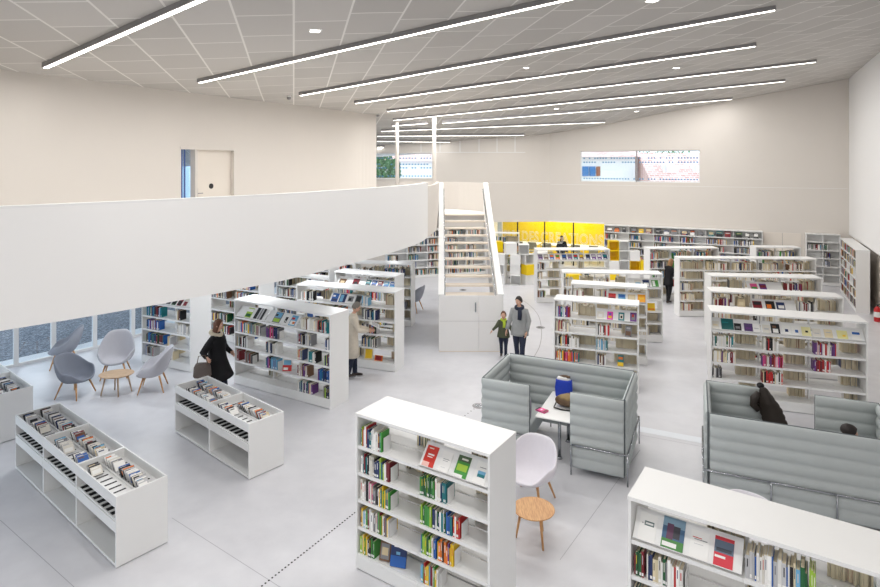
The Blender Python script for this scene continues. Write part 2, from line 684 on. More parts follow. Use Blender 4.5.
# door with glazed side light
sdoor = along(on_line(197, lw[4], lw[5]), pd0, pd1)
d = struct(MB().box(sdoor + 0.02, Ld - 0.1, 0.1, 0.15, ZF, DT - 0.06).build('door_1', woodpale, M=Md))
fr = MB()
fr.box(0, Ld, -0.015, 0.16, DT - 0.06, DT).box(Ld - 0.1, Ld, -0.015, 0.16, ZF, DT - 0.06).box(sdoor - 0.05, sdoor + 0.02, 0, 0.16, ZF, DT - 0.06).box(0, 0.03, 0, 0.16, ZF, DT - 0.06)
fr.build('door_frame', wallm, d)
xh = sdoor + 0.09
h = MB().box(xh - 0.012, xh + 0.012, 0.085, 0.1, ZF + 0.9, ZF + 1.12)
h.tube([(xh, 0.1, ZF + 1.0), (xh, 0.05, ZF + 1.0), (xh + 0.13, 0.05, ZF + 1.0)], 0.01).build('door_handle', chrome, d)
xs_ = sdoor + 0.52
MB().tube([(xs_, 0.1, ZF + 1.16), (xs_, 0.085, ZF + 1.16)], 0.065, 16).build('door_sign', black, d)
sl = struct(MB().box(0.03, sdoor - 0.05, 0.2, 0.21, ZF, DT - 0.06).build('window_1', glass, M=Md))
m_ = MB()
for s in (0.1, 0.22, 0.3):
    m_.box(s, s + 0.02, 0.19, 0.23, ZF, DT - 0.06)
m_.build('mullion', mat('blue_grey_frame', (86, 110, 170), 0.5, noise=0.05), sl)

# glazed front under the balcony
gl = [pt(-30, 376), pt(16.4, 366.4), pt(54, 357.8), pt(95.4, 348.6), pt(133.6, 337.7)]
gl.append(gl[-1] + Vector((1.0, 2.0, 0)))
gl.append(gl[-1] + Vector((1.3, 2.4, 0)))
gl.append(Vector((-5.6, 23.2, 0)))
gl.append(Vector((-5.2, 27.0, 0)))
gl.insert(0, gl[0] + (gl[0] - gl[1]).normalized() * 1.9)
gl.insert(0, Vector((-12.9, 6.0, 0)))
gl.insert(0, Vector((-12.9, -5.0, 0)))
for i in range(len(gl) - 1):
    M, L, ang = frame_of(gl[i], gl[i + 1])
    g = struct(MB().box(0.05, L - 0.05, 0.03, 0.045, 0.06, ZB - 0.06).build('window_%d' % (i + 2), glass, M=M))
    f = MB().box(0, 0.05, 0, 0.1, 0, ZB).box(L - 0.05, L, 0, 0.1, 0, ZB).box(0.05, L - 0.05, 0, 0.1, 0, 0.06).box(0.05, L - 0.05, 0, 0.1, ZB - 0.06, ZB)
    f.build('window_frame', white, g)

fp = [(p[0], p[1]) for p in gl] + [(-5.2, 36), (18, 36), (18, -5)]
struct(MB().prism(fp[::-1], -0.2, 0).build('floor', floor_m))

# panes of the two high windows
for k, (a, b, s0, s1, z0, z1, nd, split) in enumerate(((A, B, sA0, sA1, zb0, zt0, 40, 0.49), (B, Cc, sw0, sw1, zb1, zt1, 26, 0.42))):
    M, L, ang = frame_of(a, b)
    g = struct(MB().box(s0, s1, -0.14, -0.13, z0, z1).build('window_%d' % (20 + k), glass, M=M))
    f = MB()
    f.box(s0, s1, -0.17, -0.1, z0, z0 + 0.04).box(s0, s1, -0.17, -0.1, z1 - 0.04, z1).box(s0, s0 + 0.04, -0.17, -0.1, z0, z1).box(s1 - 0.05, s1, -0.17, -0.1, z0, z1)
    f.build('window_frame', white, g)
    sm = s0 + (s1 - s0) * (1 - split if k == 0 else split)
    MB().box(sm - 0.025, sm + 0.025, -0.17, -0.1, z0, z1).build('mullion', steel_dark, g)
    f = MB()
    hz = z1 - z0
    for zz in ((0.1, 0.63, 0.76) if k == 0 else (0.1, 0.42, 0.56, 0.8)):
        i = 0
        while i < nd:
            ss = s0 + 0.08 + (s1 - s0 - 0.16) * i / nd
            if R.random() < 0.82:
                q = (s1 - s0) / nd
                f.box(ss, ss + q * 0.55, -0.128, -0.124, z0 + hz * zz - 0.03, z0 + hz * zz + 0.03)
            i += 1
    f.build('printed_dashes', frit, g)

# closed double door in the far wall, flush with it
q0, q1 = on_line(764, A, B), on_line(801, A, B)
M, L, ang = frame_of(q1, q0)
d2 = struct(MB().box(0, L, -0.0, 0.02, 0, 1.98).build('door_2', woodpale, M=M))
MB().box(L / 2 - 0.006, L / 2 + 0.006, 0.02, 0.024, 0, 1.98).build('door_joint', steel_dark, d2)

# two slim columns on the balcony
for k, (px, Y, zb) in enumerate(((434.3, 22.0, ZF), (397, 22.3, ZF))):
    x = (px - CX) * Y / F
    struct(MB().tube([(x, Y, zb), (x, Y, ceil_z(x, Y) + 0.05)], 0.07, 16).build('column_%d' % (k + 1), wallm, smooth=True))

# yellow room behind glass in the far wall
gA = on_line(604, A, B)
gB = Vector((E[0], E[1], 0))
gL = on_line(498, A, B)
M, L, ang = frame_of(gL, gA)
M0 = M
struct(MB().box(-0.8, L + 0.05, 2.9, 3.05, 0, 2.6).build('wall_yellow', yellow, M=M))
struct(MB().box(-0.85, -0.75, 0.0, 2.9, 0, 2.6).box(L + 0.02, L + 0.12, 0.02, 2.9, 0, 2.6).build('wall_yellow_ends', wallw, M=M))
struct(MB().box(-0.85, L + 0.12, 0.35, 3.05, 2.6, 2.7).build('ceiling_yellow_room', wallw, M=M))
struct(MB().box(-0.8, L, -0.03, 0.05, 2.03, 2.09).build('trim_5', wallw, M=M))
bars = [0.0] + [along(on_line(px, A, B), gL, gA) for px in (517.5, 544.6, 573.4)] + [L]
text = "TERRE DES CREATIONS"
gp = struct(MB().box(-0.8, L, 0.01, 0.022, 0.03, 2.03).build('window_30', glass_thin, M=M))
for s in bars[1:4]:
    MB().box(s - 0.025, s + 0.025, -0.02, 0.05, 0, 2.03).build('mullion', black, gp)
MB().box(-0.02, 0.2, -0.005, 0.008, 0.03, 2.03).build('frosted_strip', mat('pale_grey_film', (205, 212, 205), 0.6, noise=0.03), gp)
for word, p0_, p1_ in (("TERRE", 498.6, 520), ("DES", 521.5, 538), ("CREATIONS", 540.5, 603)):
    cu = bpy.data.curves.new('lettering', 'FONT')
    cu.body = word
    cu.size = 0.72
    cu.fill_mode = 'NONE'
    cu.bevel_depth = 0.011
    cu.bevel_resolution = 0
    cu.space_character = 1.08
    cu.materials.append(white)
    o = bpy.data.objects.new('lettering', cu)
    COL.objects.link(o)
    o.parent = gp
    s0 = along(on_line(p0_, A, B), gL, gA)
    s1 = along(on_line(p1_, A, B), gL, gA)
    bpy.context.view_layer.update()
    wd = max(o.dimensions.x, 0.1)
    o.location = (s0, -0.012, 1.02)
    o.rotation_euler = (PI / 2, 0, 0)
    o.scale = ((s1 - s0) / wd, 1, 1)
yl = bpy.data.lights.new('workshop_fill', 'AREA')  # unseen area light without a fixture, added to brighten the yellow room
yl.shape = 'RECTANGLE'
yl.size, yl.size_y, yl.energy = 4.0, 1.2, 90
yo = bpy.data.objects.new('workshop_fill', yl)
COL.objects.link(yo)
yo.matrix_world = M @ Matrix.Translation((L / 2, 1.7, 2.57))

# ------------------------------------------------------------------ outside
struct(bx('ground_outside', ground_m, (-40, -12.9, -10, 45, -0.35, -0.22)))
po = [Vector(g) for g in gl]
outer = []
for i in range(len(po)):
    dd = (po[min(i + 1, len(po) - 1)] - po[max(i - 1, 0)]).normalized()
    outer.append(po[i] + Vector((-dd.y, dd.x, 0)) * 0.8)
rr = [[Vector((po[i].x, po[i].y, -0.2)), Vector((po[i].x, po[i].y, -0.03)), Vector((outer[i].x, outer[i].y, -0.03)), Vector((outer[i].x, outer[i].y, -0.2))] for i in range(len(po))]
struct(MB().rings(rr).build('path_outside', stone_pave))
g2 = [outer[i] for i in range(len(po))] + [Vector((-8, 45, 0)), Vector((-40, 45, 0)), Vector((-40, -10, 0)), Vector((outer[0].x, -10, 0))]
struct(MB().prism([(p.x, p.y) for p in g2][::-1], -0.3, -0.05).build('ground_bed', ground_m))


def house(label, c, w, dpt, h0, h1, rz, wm):
    t = thing('house', label, 'house', (c[0], c[1], 0), rz)
    MB().box(-w / 2, w / 2, 0, dpt, -0.1, h0).build('wall', wm, t)
    r_ = MB()
    b0 = len(r_.v)
    r_.v += [(-w / 2 - 0.3, -0.4, h0), (w / 2 + 0.3, -0.4, h0), (w / 2 + 0.3, dpt / 2, h1), (-w / 2 - 0.3, dpt / 2, h1), (w / 2 + 0.3, dpt + 0.4, h0), (-w / 2 - 0.3, dpt + 0.4, h0)]
    for q in ((0, 1, 2, 3), (3, 2, 4, 5), (0, 3, 5), (1, 4, 2), (0, 5, 4, 1)):
        r_.face(q)
    r_.build('roof', roof_m, t)
    return t


h1_ = house('white rendered house with blue shutters beyond the long high window', (9.7, 36.5), 4.9, 5, 5.25, 6.6, 0.0, render_w)
for x in (-.85, -.42):
    MB().box(x, x + 0.38, -0.08, 0, 4.05, 4.65).build('shutter', shutter_m, h1_)
MB().box(0.02, .26, -0.06, 0, 4.05, 4.65).build('window', mat('brown_wood_frame', (150, 96, 70), 0.7, noise=0.1), h1_)
h2_ = house('tiled-roof house standing in front of the garden tree, beyond high window', (15.25, 35.2), 4.9, 4, 3.75, 5.5, 0.0, render_w)
for x in (-1.7, 0.1):
    dm = MB().box(x, x + 0.9, 0.35, 1.6, 4.0, 4.75).build('dormer', render_w, h2_)
    MB().box(x + 0.15, x + 0.75, 0.31, 0.37, 4.1, 4.68).build('pane', roof_m, dm)
h3_ = house('grey house beyond the far balcony window', (0.5, 40.5), 10, 6, 5.0, 6.6, 0.0, render_w)

house('pale blue building seen through the narrow side light of the balcony door', (-15.6, 35.5), 3.4, 5, 6.5, 7.5, 0.0, mat('pale_blue_render', (176, 206, 232), .8, noise=.04))


def tree(label, c, h, cr, seed):
    r = random.Random(seed)
    t = thing('garden_tree', label, 'tree', (c[0], c[1], -0.1))
    tr = MB()
    tr.tube([(0, 0, 0), (0.1, 0, h * 0.5), (0.0, 0.1, h * 0.8)], [0.22, 0.16, 0.06])
    for k in range(6):
        a = k * 1.05
        tr.tube([(0.05, 0, h * 0.45 + 0.1 * k), (math.cos(a) * cr * 0.6, math.sin(a) * cr * 0.6, h * 0.75 + 0.1 * k)], [0.08, 0.02], 6)
    tr.build('trunk', bark_m, t)
    cm = MB()
    for k in range(1800):
        a, e, q = r.uniform(0, 2 * PI), math.acos(r.uniform(-1, 1)), cr * r.uniform(0.35, 1) ** 0.6
        p = Vector((math.cos(a) * math.sin(e) * q, math.sin(a) * math.sin(e) * q, h * 0.8 + math.cos(e) * q * 0.8))
        Mx = Matrix.Translation(p) @ Euler((r.uniform(0, 6), r.uniform(0, 6), r.uniform(0, 6))).to_matrix().to_4x4()
        s = r.uniform(0.09, 0.18)
        b = len(cm.v)
        for q2 in ((-s, 0, 0), (0, -s * 0.5, 0.02), (s, 0, 0), (0, s * 0.5, 0.02)):
            cm.v.append(tuple(Mx @ Vector(q2)))
        cm.face((b, b + 1, b + 2, b + 3))
    cm.build('crown', leaf_m, t)


tree('green garden tree above the tiled roof, beyond the long high window', (15.2, 44), 6.6, 3.4, 1)
tree('green tree in the far balcony window, beside the balcony wall end', (-3.9, 36), 5.6, 1.5, 2)


# ------------------------------------------------------------------ ceiling lights
WATT = 13.5
DIMMED = [l[2] for l in LIGHTS[8:]]
BEHIND = [((-5.0, 3.5), (3.0, -3.5)), ((-2.0, 5.2), (6.5, -1.5)), ((-9.0, 1.5), (-3.0, -4.0))]
for (p, q) in BEHIND:
    LIGHTS.append((p, q, 'linear ceiling light above the balcony behind the viewer'))
    ENDS.append((Vector((p[0], p[1], ceil_z(*p) - 0.1)), Vector((q[0], q[1], ceil_z(*q) - 0.1))))
for (p, q, lab), (a, b) in zip(LIGHTS, ENDS):
    L = (b - a).length
    t = thing('ceiling_light', lab, 'ceiling light', a, 0, 'linear ceiling lights')
    xa = (b - a).normalized()
    ya = Vector((0, 0, 1)).cross(xa).normalized()
    za = xa.cross(ya)
    Mr = Matrix((xa, ya, za)).transposed().to_4x4()
    t.rotation_euler = Mr.to_euler()
    MB().box(0, L, -0.05, 0.05, -0.02, 0.12).build('housing', steel_dark, t)
    MB().box(0.02, L - 0.02, -0.034, 0.034, -0.026, -0.02).build('diffuser', lamp_m, t)
    ld = bpy.data.lights.new('linear_lamp', 'AREA')
    ld.shape = 'RECTANGLE'
    ld.size, ld.size_y = L - 0.05, 0.065
    ld.energy = WATT * L * (0.16 if lab in DIMMED else 1.0)
    ld.color = (1.0, 0.985, 0.965)
    lo = bpy.data.objects.new('linear_lamp', ld)
    COL.objects.link(lo)
    lo.parent = t
    lo.location = (L / 2, 0, -0.034)
for (px, py, lab) in ((315, 31, 'square recessed downlight between the second and third linear lights'), (652, 0.8, 'square recessed downlight at the upper edge of the picture'),
                      (525, 68, 'square recessed downlight between the third and fourth linear lights'), (676, 68, 'square recessed downlight nearest the long window, above the fifth linear light'),
                      (556, 109, 'small recessed downlight between the two linear lights nearest the fold'), (636, 111.5, 'small recessed downlight closest to the far wall above the long window')):
    c = pt_ceil(px, py, 0.03)
    t = thing('downlight', lab, 'ceiling light', c, 0.3, 'recessed downlights')
    MB().box(-0.1, 0.1, -0.1, 0.1, 0, 0.05).build('frame', white, t)
    MB().box(-0.07, 0.07, -0.07, 0.07, -0.006, 0).build('lens', lamp_m, t)
for k, (px, py, lab) in enumerate(((289, 98.5, 'small white ceiling sensor at the balcony wall top, beside third linear light'), (378, 116, 'small white sensor at the end of the balcony wall'))):
    c = pt_ceil(px, py, 0.1)
    t = thing('ceiling_sensor', lab, 'sensor', c)
    MB().tube([(0, 0, 0.1), (0, 0, 0.03)], 0.05, 12).build('base', white, t)
    MB().ellipsoid((0, 0, 0.01), (0.06, 0.06, 0.05)).build('dome', steel_dark, t, smooth=True)
# unseen lamps added under the balcony soffit to brighten the shelves below
for k, (x, y) in enumerate(((-6.3, 11.5), (-4.2, 13.6), (-2.6, 15.4), (-5.2, 16.0), (-3.4, 18.6), (-7.0, 14.2), (-4.6, 20.6), (-1.6, 20.8))):
    t = thing('ceiling_fill_lamp', 'unseen fill lamp added under the balcony floor', 'lamp', (x, y, ZB), 0, 'added fill lamps under the balcony')
    MB().tube([(0, 0, -0.012), (0, 0, 0.0)], 0.16, 20).build('fill_plate', lamp_m, t)
    ld = bpy.data.lights.new('soffit_fill', 'AREA')
    ld.shape = 'DISK'
    ld.size = 0.3
    ld.energy = 24
    ld.color = (0.95, 0.98, 1.0)
    lo = bpy.data.objects.new('soffit_fill', ld)
    COL.objects.link(lo)
    lo.parent = t
    lo.location = (0, 0, -0.02)

#@@PART2
# ------------------------------------------------------------------ colour names
PAL = {
    'navy': (30, 48, 96), 'blue': (36, 92, 168), 'sky blue': (110, 170, 205), 'teal': (26, 120, 128), 'dark green': (28, 92, 50), 'green': (66, 146, 60),
    'lime': (160, 196, 66), 'red': (196, 44, 44), 'dark red': (126, 28, 40), 'black': (26, 26, 30), 'white': (236, 235, 232), 'off-white': (222, 218, 208),
    'cream': (226, 212, 178), 'yellow': (236, 196, 40), 'orange': (226, 120, 40), 'purple': (104, 58, 128), 'pink': (214, 84, 140), 'grey': (128, 128, 132),
    'pale grey': (190, 190, 192), 'brown': (112, 78, 54), 'beige': (206, 188, 150)}
MIX = ['navy', 'blue', 'sky blue', 'teal', 'dark green', 'green', 'red', 'dark red', 'black', 'black', 'black', 'white', 'white', 'white', 'white', 'off-white', 'off-white', 'cream', 'yellow', 'orange', 'purple', 'grey', 'grey', 'pale grey', 'pale grey', 'brown', 'beige']
FIC = ['white'] * 7 + ['off-white'] * 9 + ['cream'] * 7 + ['beige'] * 5 + ['red', 'dark red', 'black', 'grey', 'grey', 'pale grey', 'pale grey', 'brown', 'navy']
DRK = ['navy', 'blue', 'teal', 'black', 'black', 'black', 'dark red', 'white', 'white', 'pale grey', 'pale grey', 'dark green', 'brown', 'grey', 'grey', 'off-white', 'beige']
GRN = ['green', 'dark green', 'green', 'lime', 'white', 'teal', 'black', 'dark red', 'white', 'blue', 'off-white']
YLW = ['yellow', 'green', 'orange', 'white', 'black', 'teal', 'dark green', 'yellow', 'pale grey']
COOL = ['white', 'blue', 'white', 'black', 'sky blue', 'pale grey', 'white', 'navy', 'red', 'cream', 'dark green', 'off-white', 'grey']
ORD = ['', 'first', 'second', 'third', 'fourth', 'fifth', 'sixth', 'seventh', 'eighth', 'ninth', 'tenth', 'eleventh', 'twelfth']


def ordn(i):
    if i < len(ORD):
        return ORD[i]
    suf = 'th' if 10 <= i % 100 <= 20 else {1: 'st', 2: 'nd', 3: 'rd'}.get(i % 10, 'th')
    return '%d%s' % (i, suf)


BOOKS = []        # every book: dict
CASES = []
SOLID = []


class Case:
    pass


def bookcase(short, label, a, b, depth, nb, h=1.845, double=True, shelves=(0.19, 0.51, 0.83, 1.15, 1.465), group='white bookcases', name='bookcase'):
    M, L, ang = frame_of(a, b)
    c = Case()
    c.M, c.L, c.D, c.nb, c.short, c.h, c.double = M, L, depth, nb, short, h, double
    c.zs = list(shelves)[::-1]
    t = thing(name, label, 'bookcase', (a[0], a[1], 0), ang, group)
    c.root = t
    T = 0.025
    bx('side_panel', white, (0, T, 0, depth, 0, h - 0.03), t)
    bx('side_panel', white, (L - T, L, 0, depth, 0, h - 0.03), t)
    bx('top_panel', white, (-0.004, L + 0.004, -0.006, depth + 0.006, h - 0.032, h), t)
    bl_ = (L - 2 * T) / nb
    c.bays = [(T + bl_ * i, T + bl_ * (i + 1)) for i in range(nb)]
    pz = shelves[0] - 0.028
    for (x0, x1) in c.bays:
        bx('plinth', white, (x0 + 0.002, x1 - 0.002, 0.0, 0.02, 0.012, pz), t)
        if double:
            bx('plinth', white, (x0 + 0.002, x1 - 0.002, depth - 0.02, depth, 0.012, pz), t)
    for i in range(1, nb):
        x = c.bays[i][0]
        bx('upright', white, (x - 0.012, x + 0.012, depth / 2 - 0.03, depth / 2 + 0.03, 0.05, h - 0.032), t) if double else bx('upright', white, (x - 0.01, x + 0.01, 0.02, depth - 0.01, 0.05, h - 0.032), t)
    if not double:
        bx('back_panel', white, (T, L - T, depth - 0.012, depth, 0.05, h - 0.032), t)
    for (x0, x1) in c.bays:
        for z in shelves:
            for s in ((0,) if not double else (0, 1)):
                if s == 0:
                    y0, y1 = 0.004, (depth / 2 - 0.012 if double else depth - 0.014)
                    f0, f1 = y0, y0 + 0.012
                else:
                    y0, y1 = depth / 2 + 0.012, depth - 0.004
                    f0, f1 = y1 - 0.012, y1
                m_ = MB().box(x0 + 0.003, x1 - 0.003, y0, y1, z - 0.014, z).box(x0 + 0.003, x1 - 0.003, f0, f1, z - 0.036, z - 0.014)
                m_.build('shelf', white, t)
    c.face = {'F': M, 'B': M @ Matrix.Translation((L, depth, 0)) @ Matrix.Rotation(PI, 4, 'Z')}
    c.sd = (depth / 2 - 0.02) if double else depth - 0.03
    CASES.append(c)
    return c


def row_z(c, r):
    z = c.zs[r]
    top = c.zs[r - 1] - 0.04 if r > 0 else c.h - 0.035
    return z, top - z


def fill(c, side, bay, row, s0, s1, pal, end=False, hgt=None, lean=True):
    """books standing from s0 to s1 (0..1 of the bay)"""
    x0, x1 = c.bays[bay]
    w = x1 - x0
    z, room = row_z(c, row)
    x = x0 + 0.006 + w * s0
    xe = x0 + w * s1 - 0.006
    n = 0
    base = sum(1 for q in BOOKS if q['case'] is c and q['side'] == side and q['bay'] == bay and q['row'] == row)
    run, rc = 0, None
    while x < xe - 0.012:
        th = R.choice([0.010, 0.013, 0.016, 0.018, 0.02, 0.024, 0.03])
        th = min(th, xe - x)
        hh = min(room - 0.03, (hgt or R.uniform(0.185, 0.245)) * R.uniform(0.94, 1.03))
        if run <= 0:
            rc, run = R.choice(pal), R.choice([1, 1, 1, 1, 2])
        run -= 1
        dd = min(c.sd - 0.01, R.uniform(0.14, 0.19))
        n += 1
        BOOKS.append(dict(case=c, side=side, bay=bay, row=row, i=base + n, x=x, z=z, w=th - 0.0012, d=dd, h=hh, col=rc, y=0.018 + R.uniform(0, 0.012)))
        x += th
    return x


def bookend(c, side, bay, row, s, lab):
    x0, x1 = c.bays[bay]
    x = x0 + (x1 - x0) * s
    z, room = row_z(c, row)
    t = MB().box(0, 0.05, 0, 0.12, 0, 0.003).box(0.0, 0.003, 0, 0.13, 0.003, 0.17).build('bookend', white, bevel=0.0)
    t.matrix_world = c.face[side] @ Matrix.Translation((x, 0.03, z + 0.001))
    tag(t, lab, 'bookend', 'white bookends')
    return t


def rgb(c):
    return srgb(*(PAL[c] if isinstance(c, str) else c))


def leaflet(name, w, h, base, blocks, label, cat='magazine', th=0.005, group=None):
    m_ = MB().box(-w / 2, w / 2, 0, h, 0, th, col=rgb(base))
    for k, (u0, u1, v0, v1, cc) in enumerate(blocks):
        m_.box(-w / 2 + w * u0, -w / 2 + w * u1, h * v0, h * v1, th, th + 0.0004 + 0.0003 * k, col=rgb(cc))
    o = m_.build(name, book)
    tag(o, label, cat, group)
    return o


def display(c, side, bay, row, items, slope=48):
    """sloping display shelf; items: (fraction, w, h, base, blocks, label)"""
    x0, x1 = c.bays[bay]
    z, room = row_z(c, row)
    a = math.radians(slope)
    ln = min(0.26, (room - 0.03) / math.sin(a), (c.sd - 0.01) / math.cos(a))
    Mx = Matrix.Translation((0, 0.012, z + 0.022)) @ Matrix.Rotation(a, 4, 'X')
    inv = c.root.matrix_basis.inverted() if False else None
    m_ = MB().box(x0 + 0.012, x1 - 0.012, 0, ln, -0.008, 0, M=Mx).box(x0 + 0.012, x1 - 0.012, -0.004, 0.0, -0.008, 0.02, M=Mx)
    rel = c.M.inverted() @ c.face[side]
    m_.v = [tuple(rel @ Vector(p)) for p in m_.v] if side == 'B' else m_.v
    m_.build('display_shelf', white, c.root)
    for (fr, w, h, base, blocks, lab) in items:
        o = leaflet('magazine', w * .86, min(h * .88, ln + 0.01), base, blocks, lab)
        o.matrix_world = c.face[side] @ Mx @ Matrix.Translation((x0 + (x1 - x0) * fr, 0.002, 0.001))


def stand_cover(c, side, bay, row, fr, w, h, base, blocks, lab, turn=0.0, name='book', cat='book'):
    """a book standing with its cover to the front, leaning back a little"""
    x0, x1 = c.bays[bay]
    z, room = row_z(c, row)
    o = leaflet(name, w, min(h, room - 0.02), base, blocks, lab, cat, 0.02)
    o.matrix_world = c.face[side] @ Matrix.Translation((x0 + (x1 - x0) * fr, 0.07, z + 0.006)) @ Matrix.Rotation(turn, 4, 'Z') @ Matrix.Rotation(math.radians(74), 4, 'X')


def randblocks(pal):
    c1, c2 = R.choice(pal), R.choice(pal)
    k = R.random()
    if k < 0.4:
        return [(0.08, 0.92, 0.35, 0.92, c1), (0.12, 0.7, 0.1, 0.2, c2)]
    if k < 0.7:
        return [(0.0, 1.0, 0.0, 0.55, c1), (0.15, 0.85, 0.68, 0.8, c2)]
    return [(0.1, 0.9, 0.6, 0.72, c1), (0.1, 0.6, 0.45, 0.5, c2)]


def auto(c, pal, skip=(), fmin=0.3, fmax=0.65, backpal=None, sides=('F', 'B'), empty=0.08):
    for s in sides:
        for b in range(c.nb):
            for r in range(len(c.zs)):
                if (s, b, r) in skip:
                    continue
                if R.random() < empty:
                    continue
                fill(c, s, b, r, 0.02, R.uniform(fmin, fmax), pal if s == 'F' else (backpal or pal))


# ------------------------------------------------------------------ bookcases
tp = lambda x, y, h=1.845: pt(x, y, h)
# the one in front
c1 = bookcase('front bookcase by oak table', 'two-bay white bookcase in front, beside the round oak table and white chair', tp(355.8, 412.9), tp(489.8, 454.2), 0.60, 2)
L_ = 'F'
for (b, r, s0, s1, pal) in ((0, 0, .03, .42, ['teal', 'black', 'orange', 'green', 'white', 'dark red', 'lime', 'white', 'navy', 'red', 'off-white']), (0, 1, .03, .54, ['dark red', 'teal', 'black', 'lime', 'navy', 'dark green', 'white', 'purple', 'off-white']),
                            (0, 2, .03, .54, ['teal', 'black', 'navy', 'pink', 'green', 'yellow', 'yellow', 'white', 'grey', 'off-white']), (0, 3, .02, .52, ['grey', 'off-white', 'brown', 'green', 'dark red', 'yellow', 'sky blue', 'white']), (0, 4, .02, .28, ['yellow', 'lime', 'pink', 'green', 'cream', 'black']),
                            (1, 1, .01, .24, ['dark green', 'green', 'lime', 'dark green']), (1, 1, .24, .42, ['white', 'dark red', 'blue', 'white', 'navy', 'dark red', 'teal', 'off-white']), (1, 2, .01, .2, ['green', 'lime', 'dark green']),
                            (1, 2, .2, .5, ['teal', 'white', 'blue', 'navy', 'teal', 'white', 'dark green']), (1, 2, .5, .62, ['red', 'white', 'red']), (1, 3, .02, .27, ['green', 'lime', 'dark green', 'blue', 'white']), (1, 3, .27, .52, ['yellow', 'yellow', 'brown', 'black', 'purple', 'orange']), (1, 4, .02, .3, ['yellow', 'dark red', 'green', 'red', 'blue', 'white', 'sky blue'])):
    fill(c1, 'F', b, r, s0, s1, pal)
for (b, r, s, w_) in ((0, 0, .425, 'top'), (0, 1, .545, 'second'), (0, 2, .545, 'third'), (0, 3, .525, 'fourth'), (1, 1, .425, 'second'), (1, 2, .625, 'third'), (1, 3, .525, 'fourth'), (1, 4, .305, 'bottom')):
    bookend(c1, 'F', b, r, s, 'white bookend closing the %s-shelf row, %s bay, front bookcase by oak table' % (w_, ('left', 'right')[b]))
stand_cover(c1, 'F', 0, 4, .41, .13, .2, 'brown', [(0.1, .9, .1, .9, 'grey'), (.2, .8, .3, .7, 'beige')], 'brown patterned book facing out on bottom shelf of the front bookcase', 0.25)
stand_cover(c1, 'F', 0, 4, .63, .19, .25, 'navy', [(0, 1, 0, .45, 'blue'), (.35, .6, .5, .62, 'sky blue'), (.2, .8, .8, .88, 'white')], 'large deep blue book facing out on bottom shelf of the front bookcase', 0.3)
display(c1, 'F', 1, 0, [
    (.13, .17, .25, (200, 52, 40), [(.0, .6, 0, .22, (236, 190, 180)), (.25, .8, .55, .62, 'white'), (.25, .7, .45, .49, 'white'), (.2, .6, .85, .9, 'off-white')], 'red leaflet with white lettering on the sloping shelf of front bookcase'),
    (.36, .15, .24, 'white', [(.2, .8, .6, .63, 'grey'), (.2, .7, .52, .54, 'grey'), (.2, .6, .2, .22, 'pale grey')], 'plain white leaflet between red and green ones on sloping shelf'),
    (.6, .18, .25, 'green', [(0, 1, .72, 1, (70, 90, 60)), (.1, .9, .3, .6, 'lime'), (0, .7, 0, .14, 'white'), (.3, .8, .8, .88, 'off-white')], 'green leaflet with leafy photo on the sloping shelf of front bookcase'),
    (.86, .17, .25, 'white', [(.25, .85, .3, .58, 'teal'), (.25, .85, .44, .58, 'sky blue'), (.3, .8, .72, .75, 'grey')], 'white leaflet with small teal photo at the end of sloping shelf')])
auto(c1, MIX, sides=('B',), fmin=0.3, fmax=0.6)
# lower right corner
c2 = bookcase('bookcase in lower corner', 'three-bay white bookcase in the lower right corner, in front of the grey booths', tp(628, 495.8), tp(628, 495.8) + Vector((.834, -.552, 0)) * 2.72, 0.60, 3)
display(c2, 'F', 0, 0, [
    (.14, .17, .25, 'white', [(.3, .85, .55, .72, (90, 110, 110)), (.36, .8, .6, .67, 'white'), (.15, .22, .6, .63, 'grey')], 'white booklet with grey-green title box, first on corner bookcase display shelf'),
    (.38, .21, .28, (60, 96, 130), [(0, 1, 0, .3, (66, 130, 60)), (.0, 1, .7, 1, (120, 150, 170)), (.2, .5, .3, .8, (90, 50, 80)), (.5, .8, .35, .75, (50, 50, 60)), (.05, .7, .06, .2, 'white')], 'photo magazine of people on grass on the corner bookcase display shelf'),
    (.62, .17, .24, 'white', [(.1, .6, .72, .75, 'red'), (.2, .9, .66, .69, 'grey'), (.2, .7, .5, .52, 'pale grey')], 'white booklet with small red title on the corner bookcase display shelf'),
    (.83, .17, .25, (206, 40, 60), [(.0, 1, .45, .88, (90, 106, 126)), (.1, .9, .5, .62, (50, 56, 70)), (.05, .6, .28, .36, 'white'), (0, 1, .9, 1, (190, 36, 50))], 'red booklet with harbour photo on the corner bookcase display shelf')])
for (b, r, s0, s1, pal) in ((0, 1, .02, .14, ['dark red', 'dark green', 'green']), (0, 1, .14, .5, COOL), (0, 2, .02, .5, MIX), (0, 3, .02, .5, MIX), (0, 4, .02, .5, MIX), (1, 0, .01, .5, COOL), (1, 0, .5, .56, ['lime', 'dark red', 'green']), (1, 1, .02, .5, DRK), (1, 2, .02, .5, MIX), (1, 3, .02, .5, MIX), (1, 4, 0.02, .4, MIX), (2, 1, .02, .5, MIX), (2, 2, .02, .5, MIX), (2, 3, .02, .5, MIX)):
    fill(c2, 'F', b, r, s0, s1, pal)
bookend(c2, 'F', 0, 1, .505, 'white bookend after the row under the display shelf, bookcase in lower corner')
auto(c2, MIX, sides=('B',), fmin=0.1, fmax=0.4)

